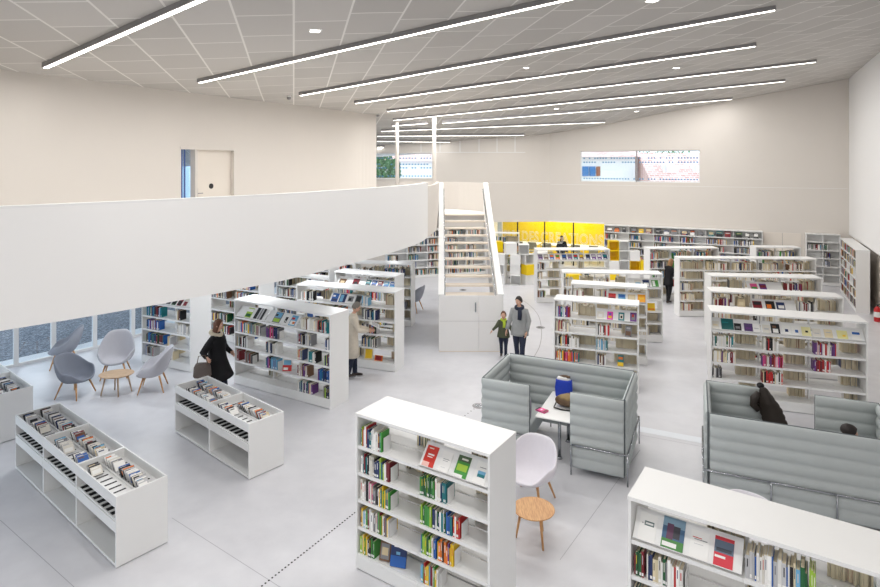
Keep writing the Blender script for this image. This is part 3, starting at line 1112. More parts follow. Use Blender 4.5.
# by the woman in black
c3 = bookcase('bookcase beside black coat', 'three-bay white bookcase between the woman in black and the woman in beige', tp(234.3, 299.1), tp(330.4, 315.3), 0.56, 3)
for (b, r, s0, s1, pal) in ((2, 0, .12, .62, ['off-white', 'cream', 'white', 'off-white', 'brown', 'white']), (2, 0, .64, .96, ['red', 'black', 'dark red', 'white', 'teal', 'blue']), (0, 1, .03, .85, MIX), (1, 1, .02, .45, ['purple', 'dark red', 'grey', 'pink', 'black', 'navy', 'off-white']),
                            (2, 1, .02, .22, DRK), (2, 1, .26, .46, ['pale grey', 'off-white', 'grey']), (2, 1, .84, .98, ['navy', 'white', 'blue', 'lime']), (0, 2, .03, .42, DRK), (1, 2, .02, .28, DRK), (1, 2, .29, .42, ['off-white', 'white']), (2, 2, .02, .2, MIX), (2, 2, .34, .6, ['black', 'white', 'off-white', 'teal', 'pale grey']), (2, 2, .82, .98, ['pale grey', 'dark red', 'lime', 'navy']),
                            (0, 3, .02, .12, DRK), (0, 3, .28, .56, ['black', 'white', 'brown', 'dark red', 'grey']), (1, 3, .02, .4, ['navy', 'black', 'pink', 'teal', 'purple', 'sky blue', 'blue']), (2, 3, .02, .36, ['purple', 'dark red', 'off-white', 'brown', 'white', 'black']), (2, 3, .64, .98, ['navy', 'blue', 'black', 'white', 'teal', 'purple']),
                            (2, 4, .02, .5, ['navy', 'black', 'white', 'green', 'yellow', 'off-white', 'teal', 'purple', 'beige']), (2, 4, .8, .98, ['grey', 'lime', 'black', 'navy', 'beige'])):
    fill(c3, 'F', b, r, s0, s1, pal)
for (b, r, s) in ((0, 1, .86), (1, 1, .46), (0, 2, .43), (1, 2, .43), (0, 3, .57), (1, 3, .41)):
    bookend(c3, 'F', b, r, s, 'white bookend on the %s shelf, %s bay, bookcase beside black coat' % (('top', 'second', 'third', 'fourth', 'bottom')[r], ('left', 'middle', 'right')[b]))
display(c3, 'F', 0, 0, [(.4, .2, .26, 'lime', [(.1, .9, .1, .4, 'dark green'), (0, 1, .6, .9, 'white')], 'small green magazine, first on the display shelf beside black coat'),
                        (.74, .3, .3, 'pale grey', [(0, .35, 0, 1, 'black'), (.5, .62, 0, 1, 'grey'), (.78, 1, 0, 1, 'black')], 'large black and white poster booklet on the display shelf beside black coat')])
display(c3, 'F', 1, 0, [(.34, .24, .28, 'grey', [(.1, .9, .5, .95, 'sky blue'), (.1, .9, .1, .4, 'lime'), (.1, .4, .6, .8, 'black')], 'grey and green photo magazine, third bookcase, middle display shelf'),
                        (.62, .13, .24, 'white', [(.2, .8, .2, .8, 'black'), (.3, .7, .3, .4, 'white')], 'narrow white leaflet with black photo on the middle display shelf'),
                        (.84, .19, .26, 'sky blue', [(.1, .9, .1, .5, 'white'), (.1, .6, .6, .8, 'red'), (.5, .9, .2, .4, 'orange')], 'pale blue leaflet with red drawing, middle display shelf beside poster')])
stand_cover(c3, 'F', 1, 3, .66, .19, .24, 'off-white', [(0, 1, 0, .5, 'red'), (.1, .9, .5, .9, 'sky blue'), (.1, .6, .1, .3, 'white')], 'red and blue album leaning on the fourth shelf beside black coat', 0.5)
auto(c3, MIX, sides=('B',), fmin=0.1, fmax=0.35, empty=0.3)

# by the woman in beige
c4 = bookcase('bookcase by beige coat', 'three-bay white bookcase the woman in beige is reading at', tp(296.4, 284), tp(395.3, 292.4), 0.50, 3)
for (b, r, s0, s1, pal) in ((0, 0, .1, .52, ['black', 'navy', 'off-white', 'orange', 'white', 'black']), (2, 0, .02, .22, ['white', 'sky blue', 'pale grey', 'off-white']), (2, 1, .02, .48, DRK), (2, 2, .02, .5, DRK), (2, 3, .02, .5, DRK), (0, 1, .05, .5, MIX), (1, 1, .05, .5, MIX), (1, 2, .05, .5, MIX), (1, 3, .05, .4, MIX)):
    fill(c4, 'F', b, r, s0, s1, pal)
display(c4, 'F', 1, 0, [(.16, .2, .26, 'blue', [(.1, .9, .1, .4, 'navy'), (.1, .5, .6, .8, 'white')], 'blue magazine, first on display shelf behind woman in beige'), (.4, .2, .26, 'navy', [(.1, .6, .1, .9, 'sky blue')], 'dark blue magazine, second on display shelf behind woman in beige'),
                        (.65, .2, .26, 'white', [(.1, .9, .2, .8, 'grey'), (.2, .6, .3, .6, 'black')], 'white and grey magazine, third on display shelf behind woman in beige'), (.88, .18, .26, 'grey', [(.1, .9, .1, .9, 'black')], 'dark photo magazine at the end of display shelf by beige coat')])
stand_cover(c4, 'F', 2, 4, .2, .2, .26, 'cream', [(.1, .9, .1, .9, 'yellow')], 'yellow album standing on bottom shelf behind the beige coat', 0.2)
stand_cover(c4, 'F', 2, 4, .5, .2, .12, 'orange', [(.1, .9, .1, .9, 'dark red')], 'flat orange and red album on bottom shelf behind beige coat', 0.0)
auto(c4, FIC, sides=('B',), fmin=0.2, fmax=0.5)
c5 = bookcase('second bookcase behind beige coat', 'two-bay white bookcase with a row of blue magazines, behind the woman in beige', tp(334.7, 271), tp(395.3, 276.3), 0.5, 2)
display(c5, 'F', 0, 0, [(.2, .24, .2, 'brown', [(.2, .8, .3, .7, 'beige')], 'brown picture book lying on display shelf behind blue magazines'), (.66, .22, .24, 'dark red', [(.2, .8, .2, .6, 'black')], 'dark red magazine beside the blue magazine row')])
display(c5, 'F', 1, 0, [(.08 + .2 * k, .17, .24, cc, [(.1, .9, .1, .5, c2_), (.1, .7, .7, .85, 'white')], lab) for k, (cc, c2_, lab) in enumerate((
    ('teal', 'black', 'teal magazine, first of the blue magazine row under the balcony'), ('blue', 'navy', 'bright blue magazine, second of the blue row under the balcony'), ('dark red', 'navy', 'dark red and navy magazine in the blue row under the balcony'),
    ('sky blue', 'blue', 'pale blue magazine, fourth of the row under the balcony'), ('blue', 'sky blue', 'blue magazine with pale band, last of the row under the balcony')))])
auto(c5, MIX, skip=[('F', 0, 0), ('F', 1, 0)], fmin=0.4, fmax=0.8)
c6 = bookcase('third bookcase behind beige coat', 'two-bay white bookcase beside the lone grey armchair, under the balcony edge', tp(355, 262.5), tp(411.4, 264.3), 0.5, 2)
auto(c6, DRK, fmin=0.4, fmax=0.9)
# next to the glazed front, and the row behind it
bl7, br7 = pt(141.6, 362.2), pt(190.4, 372.5)
c7 = bookcase('bookcase by the armchairs', 'two-bay white bookcase beside the grey armchairs and the glazed front', bl7, br7, 0.62, 2)
display(c7, 'F', 0, 0, [(.55, .16, .24, 'grey', [(.1, .9, .1, .9, 'navy')], 'dark magazine, first on display shelf by the armchairs')])
display(c7, 'F', 1, 0, [(.08 + .22 * k, .15, .24, cc, [(.1, .9, .1, .6, c2_)], lab) for k, (cc, c2_, lab) in enumerate((
    ('grey', 'black', 'black magazine, second on display shelf by the armchairs'), ('dark green', 'black', 'dark green magazine on the display shelf by the armchairs'), ('dark red', 'black', 'dark red magazine on the display shelf by the armchairs'), ('off-white', 'dark red', 'pale magazine with red band, last on display shelf by the armchairs')))])
for (b, r, s0, s1, pal) in ((0, 1, .15, .8, ['navy', 'teal', 'black', 'dark red', 'blue', 'white', 'cream']), (0, 2, .12, .7, ['purple', 'dark red', 'navy', 'blue', 'black', 'white']), (0, 3, .12, .9, ['navy', 'black', 'teal', 'blue', 'dark green', 'dark red']), (0, 4, .12, .5, DRK), (1, 1, .4, .6, DRK), (1, 2, .4, .9, ['pale grey', 'off-white', 'white']), (1, 3, .05, .2, FIC), (1, 4, .15, .3, FIC)):
    fill(c7, 'F', b, r, s0, s1, pal)
auto(c7, FIC, sides=('B',), fmin=0.1, fmax=0.35, empty=0.4)
c8 = bookcase('bookcase behind black coat', 'two-bay white bookcase just behind the woman in black', (-6.35, 16.15), (-4.72, 15.3), 0.56, 2)
auto(c8, MIX, fmin=0.45, fmax=0.85)
c9 = bookcase('bookcase under balcony middle', 'two-bay white bookcase under the balcony, seen above the reading bookcase', (-4.95, 17.75), (-3.2, 16.95), 0.5, 2)
auto(c9, DRK, fmin=0.4, fmax=0.9)
c9b = bookcase('bookcase under balcony far', 'white bookcase with red books far under the balcony', (-4.75, 20.3), (-2.9, 19.6), 0.5, 2)
auto(c9b, ['red', 'black', 'cream', 'off-white', 'white', 'navy'], fmin=0.5, fmax=0.9)

# middle group, in front of the booth
c10 = bookcase('bookcase behind booth', 'two-bay white bookcase just behind the grey booth with the blue bag', tp(553.7, 299), tp(638.8, 305.5), 0.5, 2)
for (b, r, s0, s1, pal) in ((0, 0, .03, .38, ['purple', 'white', 'red', 'dark red', 'blue', 'white', 'teal']), (0, 1, .03, .36, FIC), (0, 2, .03, .6, ['white', 'off-white', 'yellow', 'red', 'grey', 'black', 'white']), (0, 3, .03, .6, ['black', 'white', 'pink', 'yellow', 'orange', 'red', 'cream', 'teal']),
                            (1, 1, .03, .34, ['yellow', 'red', 'black', 'white', 'white']), (1, 2, .02, .3, ['teal', 'sky blue', 'white', 'white', 'off-white']), (1, 3, .03, .26, ['off-white', 'white', 'brown', 'navy']), (0, 4, .03, .4, FIC), (1, 4, .03, .4, FIC)):
    fill(c10, 'F', b, r, s0, s1, pal)
display(c10, 'F', 1, 0, [(.35, .14, .22, (220, 60, 170), [(.2, .8, .2, .5, 'yellow'), (.3, .7, .6, .8, 'blue')], 'pink and yellow booklet on top row behind the booth'), (.62, .14, .22, 'teal', [(.2, .8, .2, .8, 'off-white'), (.35, .65, .3, .6, 'black')], 'teal and black booklet on top row behind the booth'),
                         (.9, .15, .24, 'purple', [(.2, .8, .2, .8, 'grey'), (.3, .6, .5, .8, 'red')], 'purple booklet at the end of top row behind the booth'), (.12, .16, .2, 'off-white', [(.2, .8, .3, .7, 'white')], 'off-white booklet at the start of top row behind the booth')])
stand_cover(c10, 'F', 1, 1, .78, .13, .22, 'grey', [(.1, .9, .1, .5, 'brown'), (.2, .8, .7, .85, 'pale grey')], 'grey and brown book facing out, second row behind the booth', -.2)
stand_cover(c10, 'F', 1, 3, .6, .12, .22, 'teal', [(0, 1, 0, .35, 'yellow'), (.1, .9, .6, .85, 'orange')], 'teal and orange book facing out, fourth row behind the booth', -.1)
auto(c10, FIC, sides=('B',), fmin=0.4, fmax=0.62)
c11 = bookcase('second bookcase behind booth', 'two-bay white bookcase, second in the middle group behind the booth', tp(570.9, 283.4), tp(647.2, 288.1), 0.5, 2)
display(c11, 'F', 1, 0, [(.1, .2, .22, 'red', [(.1, .9, .1, .5, 'dark red')], 'red booklet on top row of the second bookcase behind booth'), (.36, .2, .22, 'sky blue', [(.1, .9, .5, .9, 'blue')], 'sky blue booklet on top row of second bookcase behind booth'),
                         (.62, .2, .22, 'beige', [(.1, .9, .1, .9, 'cream')], 'beige booklet on top row of the second bookcase behind booth'), (.88, .2, .24, (245, 170, 40), [(.2, .8, .4, .6, 'yellow')], 'orange booklet at the end of top row, second bookcase behind booth')])
auto(c11, FIC, skip=[('F', 1, 0)], fmin=0.3, fmax=0.7)
c12 = bookcase('third bookcase behind booth', 'three-bay white bookcase, last of the middle group behind the booth', tp(562.9, 272.2), tp(662.8, 274), 0.5, 3)
display(c12, 'F', 2, 0, [(.3, .2, .24, 'off-white', [(.1, .9, .1, .6, 'sky blue')], 'pale booklet with blue photo, third bookcase behind booth'), (.55, .2, .24, 'navy', [(.1, .9, .1, .6, 'white')], 'navy and white booklet, third bookcase behind booth'), (.82, .2, .24, 'green', [(.1, .5, .1, .9, 'white')], 'green and white booklet, third bookcase behind booth')])
stand_cover(c12, 'F', 2, 2, .7, .2, .2, 'yellow', [(.1, .9, .1, .3, 'orange')], 'yellow book facing out on third row, third bookcase behind booth')
auto(c12, FIC, skip=[('F', 2, 0)], fmin=0.3, fmax=0.7)
c13 = bookcase('display bookcase by cubes', 'three-bay white bookcase with a row of magazines, beside the white cube wall', tp(536.8, 249.6), tp(609.9, 249.3), 0.5, 3)
for b in range(3):
    its = []
    for k in range(4):
        cc = R.choice(['teal', 'red', 'brown', 'black', 'sky blue', 'orange', 'purple', 'blue', 'navy'])
        n_ = b * 4 + k
        its.append((.14 + .24 * k, .17, .24, cc, [(.1, .9, .5, .9, R.choice(MIX)), (.1, .7, .1, .2, 'white')], '%s magazine, %s along the display row beside the white cube wall' % (cc, ordn(n_ + 1))))
    display(c13, 'F', b, 0, its)
auto(c13, MIX, skip=[('F', b, 0) for b in range(3)], fmin=0.15, fmax=0.5, empty=0.3)
# right group
c14 = bookcase('long bookcase by black-clad person', 'five-bay long white bookcase with the person in black behind its end', tp(679.3, 258), tp(816.3, 258.8), 0.45, 5)
auto(c14, FIC, fmin=0.4, fmax=0.8)
c15 = bookcase('bookcase before wall shelves', 'three-bay white bookcase in front of the far wall shelves', tp(649.7, 248.5), tp(718.8, 247.8), 0.5, 3)
auto(c15, MIX, fmin=0.4, fmax=0.8)
c16 = bookcase('bookcase before closed door', 'two-bay white bookcase in front of the closed double door', tp(756, 247), tp(801, 247.5), 0.5, 2)
auto(c16, MIX, fmin=0.4, fmax=0.8)
c17 = bookcase('bookcase behind brown coat', 'three-bay white bookcase just behind the booth with the brown coat', tp(710.7, 311), tp(868.1, 322.4), 0.56, 3)
RW = ['off-white', 'white', 'red', 'white', 'dark red', 'off-white', 'purple', 'cream', 'grey', 'white', 'black']
for (b, r, s0, s1, pal) in ((0, 1, .02, .45, ['teal', 'white', 'dark red', 'white', 'off-white', 'dark green']), (1, 1, .05, .36, RW), (2, 1, .04, .5, ['white', 'purple', 'off-white', 'white', 'red']), (0, 2, .02, .5, ['cream', 'teal', 'white', 'dark red', 'purple', 'white']), (1, 2, .02, .45, ['dark red', 'white', 'purple', 'off-white', 'red', 'pink']), (2, 2, .02, .36, ['purple', 'black', 'red', 'purple', 'white', 'dark red']),
                            (0, 3, .02, .22, ['white', 'black', 'grey']), (1, 3, .02, .44, ['black', 'white', 'red', 'red', 'white', 'cream', 'dark red'])):
    fill(c17, 'F', b, r, s0, s1, pal)
for b in range(3):
    for r in range(5):
        if r == 0 or R.random() < 0.05:
            continue
        fill(c17, 'B', b, r, 0.03, (0.4, 0.5, 0.52)[b] * (0.9 if r < 4 else 0.75), FIC)
display(c17, 'F', 0, 0, [(.08, .16, .2, 'off-white', [(.2, .8, .4, .6, 'cream')], 'off-white booklet at the start of top row behind brown coat'), (.33, .26, .28, (18, 92, 92), [(.1, .6, .6, .7, 'teal')], 'large dark teal book on top row behind brown coat'), (.54, .15, .18, 'black', [(.2, .8, .3, .6, 'grey')], 'small black booklet beside the dark teal book'),
                         (.76, .18, .2, (84, 60, 110), [(.2, .8, .3, .5, 'purple')], 'dark purple booklet on top row behind brown coat'), (.92, .15, .2, 'white', [(.2, .8, .4, .5, 'pale grey')], 'white booklet beside the dark purple one')])
display(c17, 'F', 1, 0, [(.12, .16, .2, 'off-white', [(.2, .8, .4, .6, 'pale grey')], 'off-white booklet, first in middle bay top row behind brown coat'), (.3, .18, .24, 'black', [(.2, .8, .1, .5, 'white'), (.2, .6, .6, .8, 'brown')], 'black photo booklet, middle bay top row behind brown coat'), (.52, .16, .22, 'white', [(.3, .7, .3, .6, 'navy')], 'white booklet with navy spot, middle bay top row'),
                         (.7, .15, .22, 'white', [(.4, .8, .3, .6, 'blue')], 'white booklet with blue spot, middle bay top row'), (.9, .18, .22, (232, 226, 170), [(.4, .7, .4, .6, 'black')], 'pale yellow booklet ending the middle bay top row')])
display(c17, 'F', 2, 0, [(.1, .16, .2, 'off-white', [(.2, .8, .4, .5, 'pale grey')], 'off-white booklet, first in last bay top row'), (.32, .16, .2, 'cream', [(.2, .8, .6, .7, 'pale grey')], 'cream booklet, second in last bay top row'), (.58, .2, .2, (230, 224, 160), [(.5, .8, .3, .5, 'yellow')], 'pale yellow booklet in last bay top row'), (.84, .18, .22, 'white', [(.1, .9, .6, .85, 'blue')], 'white booklet with blue band ending the last bay top row')])
c18 = bookcase('second bookcase behind brown coat', 'three-bay white bookcase, second behind the booth with the brown coat', tp(710.7, 291), tp(843.8, 297.5), 0.5, 3)
stand_cover(c18, 'F', 0, 0, .72, .16, .2, 'beige', [(.2, .8, .3, .7, 'cream')], 'beige booklet facing out, second bookcase behind brown coat')
display(c18, 'F', 1, 0, [(.1, .22, .22, 'dark red', [(.1, .9, .5, .9, 'black')], 'dark red booklet, second bookcase behind brown coat'), (.4, .22, .24, 'black', [(.1, .6, .1, .6, 'orange')], 'black booklet, second bookcase behind brown coat'), (.64, .2, .22, 'navy', [(.2, .9, .2, .6, 'white')], 'navy and white booklet, second bookcase behind brown coat')])
fill(c18, 'F', 0, 0, .02, .45, ['purple', 'dark red', 'white', 'cream', 'grey', 'beige'])
fill(c18, 'F', 2, 0, .02, .42, ['navy', 'dark red', 'white', 'off-white', 'grey', 'black', 'red'])
auto(c18, FIC, skip=[('F', 0, 0), ('F', 1, 0), ('F', 2, 0)], fmin=0.3, fmax=0.65)
c19 = bookcase('third bookcase behind brown coat', 'three-bay white bookcase, third behind the booth with the brown coat', tp(710.8, 275.8), tp(822.5, 278), 0.5, 3)
display(c19, 'F', 1, 0, [(.2, .2, .22, 'pink', [(.1, .9, .1, .5, 'green')], 'pink and green booklet, third bookcase behind brown coat'), (.45, .2, .22, 'purple', [(.1, .9, .4, .8, 'dark red')], 'purple booklet, third bookcase behind brown coat')])
fill(c19, 'F', 2, 0, .05, .5, ['dark red', 'navy', 'white', 'purple', 'off-white'])
auto(c19, FIC, skip=[('F', 1, 0), ('F', 2, 0), ('F', 0, 0)], fmin=0.3, fmax=0.65)
# wall shelves
ws = (0.12, 0.44, 0.76, 1.08, 1.40, 1.72)
q0, q1 = on_line(605.5, A, B), on_line(762, A, B)
offw = Vector((-dirAB.y, dirAB.x, 0)) * 0.36      # towards the room
if offw.y > 0:
    offw = -offw
c20 = bookcase('far wall shelves', 'long white wall shelving along the far wall beside the yellow glass', q0 + offw, q1 + offw, 0.34, 6, h=2.03, double=False, shelves=ws)
for b in range(6):
    for k in range(3):
        cc = R.choice(['black', 'navy', 'dark green', 'dark red', 'brown', 'grey', 'teal', 'yellow'])
        stand_cover(c20, 'F', b, 0, .2 + .3 * k, R.uniform(.16, .26), R.uniform(.16, .24), cc, randblocks(['white', 'grey', 'beige', 'black', 'orange']), '%s picture book on far wall shelves, top row, %s from yellow glass' % (cc, ordn(b * 3 + k + 1)), name='picture_book')
auto(c20, DRK + ['yellow', 'red', 'blue'], skip=[('F', b, 0) for b in range(6)], fmin=0.4, fmax=0.9, sides=('F',))
q0, q1 = on_line(805, A, B), on_line(839, A, B)
c21 = bookcase('corner wall shelves', 'white wall shelving in the far corner beside the closed door', q0 + offw, q1 + offw, 0.34, 2, h=2.03, double=False, shelves=ws)
for (b, r, s0, s1) in ((0, 1, .05, .9), (1, 1, .02, .3), (1, 2, .1, .5), (1, 3, .1, .45), (0, 4, .1, .4)):
    fill(c21, 'F', b, r, s0, s1, DRK)
rdir = (Vector((A[0] - Rw[0][0], A[1] - Rw[0][1], 0))).normalized()
rn = Vector((-rdir.y, rdir.x, 0)) * 0.4
r0 = Vector((13.42, 18.75, 0)) + rn + Vector((.35, 0, 0))
r1 = r0 + rdir * 3.5
c22 = bookcase('slanting wall shelves', 'white shelving along the side wall beside the red fire extinguisher', r1, r0, 0.38, 5, h=2.03, double=False, shelves=ws)
auto(c22, DRK + ['orange', 'yellow', 'red', 'brown'], fmin=0.5, fmax=0.97, sides=('F',), empty=0.15)
# far left shelves under the balcony, seen past the stairs
c23 = bookcase('shelves under the stairs', 'white wall shelving far under the balcony, seen beside and through the stairs', (-2.2, 24.3), (2.0, 25.6), 0.34, 5, h=2.03, double=False, shelves=ws)
auto(c23, DRK + ['beige', 'orange'], fmin=0.4, fmax=0.95, sides=('F',))
c24 = bookcase('bookcase behind yellow cubes', 'white bookcase behind the yellow and white cubes near the stairs', (2.3, 25.2), (3.36, 25.0), 0.45, 1)
auto(c24, MIX, fmin=0.4, fmax=0.9)

#@@PART3
# ------------------------------------------------------------------ disc browsers
DISC = ['black', 'black', 'black', 'white', 'white', 'white', 'white', 'navy', 'sky blue', 'grey', 'pale grey', 'pale grey', 'dark red', 'off-white', 'off-white', 'blue', 'brown', 'beige', 'orange']


def browser(short, label, a, b, nb, depth=0.62, h=0.85):
    M, L, ang = frame_of(a, b)
    t = thing('disc_browser', label, 'media browser', (a[0], a[1], 0), ang, 'white disc browsers')
    bx('end_panel', white, (0, 0.025, 0, depth, 0.012, h), t)
    bx('end_panel', white, (L - 0.025, L, 0, depth, 0.012, h), t)
    bl_ = L / nb
    zt = h - 0.09
    for i in range(1, nb):
        bx('divider', white, (bl_ * i - 0.018, bl_ * i + 0.018, 0.002, depth - 0.002, 0.012, h - 0.001), t)
    for s in range(nb * 2):
        x = (L - 0.1) * s / (nb * 2 - 1) + 0.05
        MB().tube([(x, 0.05, 0), (x, 0.05, 0.03)], 0.02, 10).tube([(x, depth - 0.05, 0), (x, depth - 0.05, 0.03)], 0.02, 10).build('foot', chrome, t)
    for i in range(nb):
        x0 = bl_ * i + (0.025 if i == 0 else 0.018)
        x1 = bl_ * (i + 1) - (0.025 if i == nb - 1 else 0.018)
        bx('front_rail', white, (x0, x1, 0.0, 0.018, zt - 0.045, h), t)
        bx('back_panel', white, (x0, x1, depth - 0.018, depth, 0.012, h), t)
        bx('drawer_front', white, (x0, x1, 0.0, 0.018, 0.42, 0.54), t)
        bx('bottom_panel', white, (x0, x1, 0.0, depth - 0.018, 0.02, 0.05), t)
        for (nm, z) in (('tray', zt - 0.03), ('lower_tray', 0.56)):
            tr = MB().box(x0, x1, 0.018, depth - 0.018, z - 0.02, z)
            tr.box(x0, x1, 0.29, 0.305, z, z + 0.03)
            n = 9
            for k in range(n):
                xx = x0 + (x1 - x0) * (k + 0.6) / n
                hw = 0.012 if nm == 'tray' else 0.034
                tr.box(xx - hw, xx + hw, 0.03 if nm != 'tray' else 0.06, 0.255, z, z + 0.004, mi=1)
                tr.box(xx - hw, xx + hw, 0.34, depth - 0.07, z, z + 0.004, mi=1)
            tr.build(nm, [white, slit], t)
    return dict(M=M, L=L, nb=nb, bl=bl_, z=zt - 0.024, short=short, root=t, n=0)


def discs(bw, bay, lane, s0, s1, step=0.05, big=False):
    """cases standing across the lane, leaning back along the browser"""
    y = {'front': 0.155, 'middle': 0.395, 'back': 0.47}[lane]
    x = bw['bl'] * bay + 0.13 + (bw['bl'] - 0.2) * s0
    xe = bw['bl'] * bay + 0.13 + (bw['bl'] - 0.2) * s1
    k = 0
    while x < xe:
        k += 1
        cc = R.choice(DISC)
        w, hh = (0.142, 0.125) if not big else (0.136, 0.19)
        th = R.choice([0.011, 0.014, 0.022])
        m_ = MB().box(-w / 2, w / 2, 0, hh, 0, th, col=rgb('black' if R.random() < .3 else 'pale grey'))
        m_.box(-w / 2 + 0.006, w / 2 - 0.002, 0.004, hh - 0.004, th, th + 0.0008, col=rgb(cc))
        c2_, c3_ = R.choice(DISC), R.choice(DISC)
        m_.box(-w / 2 + 0.02, w / 2 - 0.02, hh * .2, hh * .62, th + 0.0008, th + 0.0014, col=rgb(c2_))
        m_.box(-w / 2 + 0.02, w / 2 - 0.05, hh * .74, hh * .86, th + 0.0008, th + 0.0014, col=rgb(c3_))
        o = m_.build('disc_case', book)
        tag(o, '%s disc case, %s from far end, %s lane, %s bay, %s' % (cc, ordn(k), lane, ('far', 'second', 'third')[bay], bw['short']), 'disc case', 'disc cases in the ' + bw['short'])
        tilt = math.radians(R.uniform(46, 50))
        # cover faces the near end of the browser (+x) and tips back
        o.matrix_world = bw['M'] @ Matrix.Translation((x, y + R.uniform(-0.012, 0.012), bw['z'] + 0.003)) @ Matrix.Rotation(PI / 2 + R.uniform(-.03, .03), 4, 'Z') @ Matrix.Rotation(PI / 2 - (PI / 2 - tilt), 4, 'X')
        x += step * R.uniform(0.9, 1.5)


zz = 0.85
b1 = browser('large browser', 'three-bay white disc browser standing in front, the longest one', pt(15.5, 469), pt(116.0, 569.0), 3)
discs(b1, 0, 'front', .02, .22)
discs(b1, 0, 'front', .42, .72)
discs(b1, 0, 'middle', .0, .98)
discs(b1, 1, 'front', .12, .22)
discs(b1, 1, 'front', .3, .5)
discs(b1, 1, 'middle', .04, .22)
discs(b1, 1, 'middle', .36, .98)
discs(b1, 1, 'front', .8, .95)
discs(b1, 2, 'front', .06, .2)
discs(b1, 2, 'middle', .0, .3, .06)
discs(b1, 2, 'middle', .42, .96, .045)
b2 = browser('small browser', 'two-bay white disc browser beside the woman in black', pt(175, 432.7), pt(249, 480.3), 2)
discs(b2, 0, 'front', .2, .98)
discs(b2, 0, 'middle', .04, .98)
discs(b2, 1, 'front', .06, .44)
discs(b2, 1, 'middle', .25, .98)
nr0 = pt(33.7, 434) - Vector((.41, .47, 0))
b0 = browser('edge browser', 'white disc browser cut off by the left picture edge', (nr0.x - 1.9, nr0.y + 1.53), (nr0.x, nr0.y), 2)
discs(b0, 1, 'middle', .2, .98)
discs(b0, 1, 'front', .55, .95)


# ------------------------------------------------------------------ chairs and round tables
def armchair(label, loc, heading, sm, back=0.86, group='grey shell armchairs'):
    """heading: degrees, the way a sitter looks (0 = +x)"""
    t = thing('armchair', label, 'armchair', loc, math.radians(heading + 90), group)
    m_ = MB()
    na, nv = 40, 10
    for v in range(nv):
        q = v / (nv - 1)
        for k in range(na):
            a = 2 * PI * k / na
            tb = (1 + math.cos(a)) / 2
            ss = lambda a0, a1, t_: (lambda u: u * u * (3 - 2 * u))(min(1, max(0, (t_ - a0) / (a1 - a0))))
            rim = 0.385 + 0.185 * ss(0.02, 0.34, tb) + (back - 0.57) * ss(0.42, 0.96, tb)
            rad = 0.335 + 0.045 * math.sin(a) ** 2 - 0.02 * (1 - tb)
            r = rad * (math.sin(q * PI / 2) ** 0.75) if q > 0 else 0.02
            z = 0.315 + (rim - 0.315) * q ** 2.3
            hi = max(0, z - 0.5)
            squeeze = 1 - 0.1 * (hi / 0.45) ** 1.5
            y = math.cos(a) * r + hi * 0.16 * tb
            m_.v.append((math.sin(a) * r * squeeze, y, z))
    for v in range(nv - 1):
        for k in range(na):
            k2 = (k + 1) % na
            m_.face((v * na + k, v * na + k2, (v + 1) * na + k2, (v + 1) * na + k))
    m_.face([k for k in range(na)][::-1])
    m_.build('shell', sm, t, smooth=True, solid=0.032, sub=1)
    for sx in (-1, 1):
        for sy in (-1, 1):
            MB().tube([(sx * .17, sy * .15, .335), (sx * .205, sy * .185, .22), (sx * .27, sy * .25, 0)], [.021, .018, .012], 10).build('leg', oak, t, smooth=True)
    return t


def round_table(label, loc, r, h, m_top, legs=3, rz=0.0, ell=1.0):
    t = thing('round_table', label, 'table', loc, rz)
    n = 48
    MB().rings([[Vector((math.cos(2 * PI * k / n) * (r - e), math.sin(2 * PI * k / n) * (r - e) * ell, z)) for k in range(n)] for (e, z) in ((.03, h - .028), (.004, h - .012), (0, h - .006), (.003, h))]).build('table_top', m_top, t)
    for k in range(legs):
        a = 2 * PI * k / legs + 0.4
        x, y = math.cos(a), math.sin(a)
        MB().tube([(x * r * .6, y * r * .6 * ell, h - .02), (x * r * .86, y * r * .86 * ell, 0)], [.019, .013], 10).build('leg', m_top, t, smooth=True)
    return t


armchair('grey armchair at the glazed front, furthest from the disc browsers', pt(64, 366), 205, shell_grey, .93)
armchair('dark slate grey armchair between large browser and small oval table', pt(75.5, 395.5), -8, shell_dark, .84)
armchair('pale grey armchair with its seat to the viewer, behind small oval table', pt(116, 376), -72, shell_light, .96)
armchair('pale grey armchair seen from its side, nearest the bookcase with few books', pt(153, 389.5), 196, shell_light, .9)
round_table('small pale oak table between the four grey armchairs', pt(116.5, 393.5), 0.34, 0.42, oak_pale, 4, 0.15, 0.8)
wc = pt(534, 500)
armchair('white armchair beside the front bookcase and round oak table', (wc.x - .05, wc.y, 0), 236, shell_white, 0.8)
round_table('round oiled oak side table beside the front bookcase', (1.2, 7.5, 0), 0.265, 0.40, oak, 3, math.radians(-92))
armchair('pale armchair mostly hidden behind the corner bookcase, at the booth rail', (3.62, 6.98, 0), 230, shell_white, .74)
armchair('lone grey armchair beside the bookcase under the balcony edge', pt(413, 311), 160, shell_grey, .86)


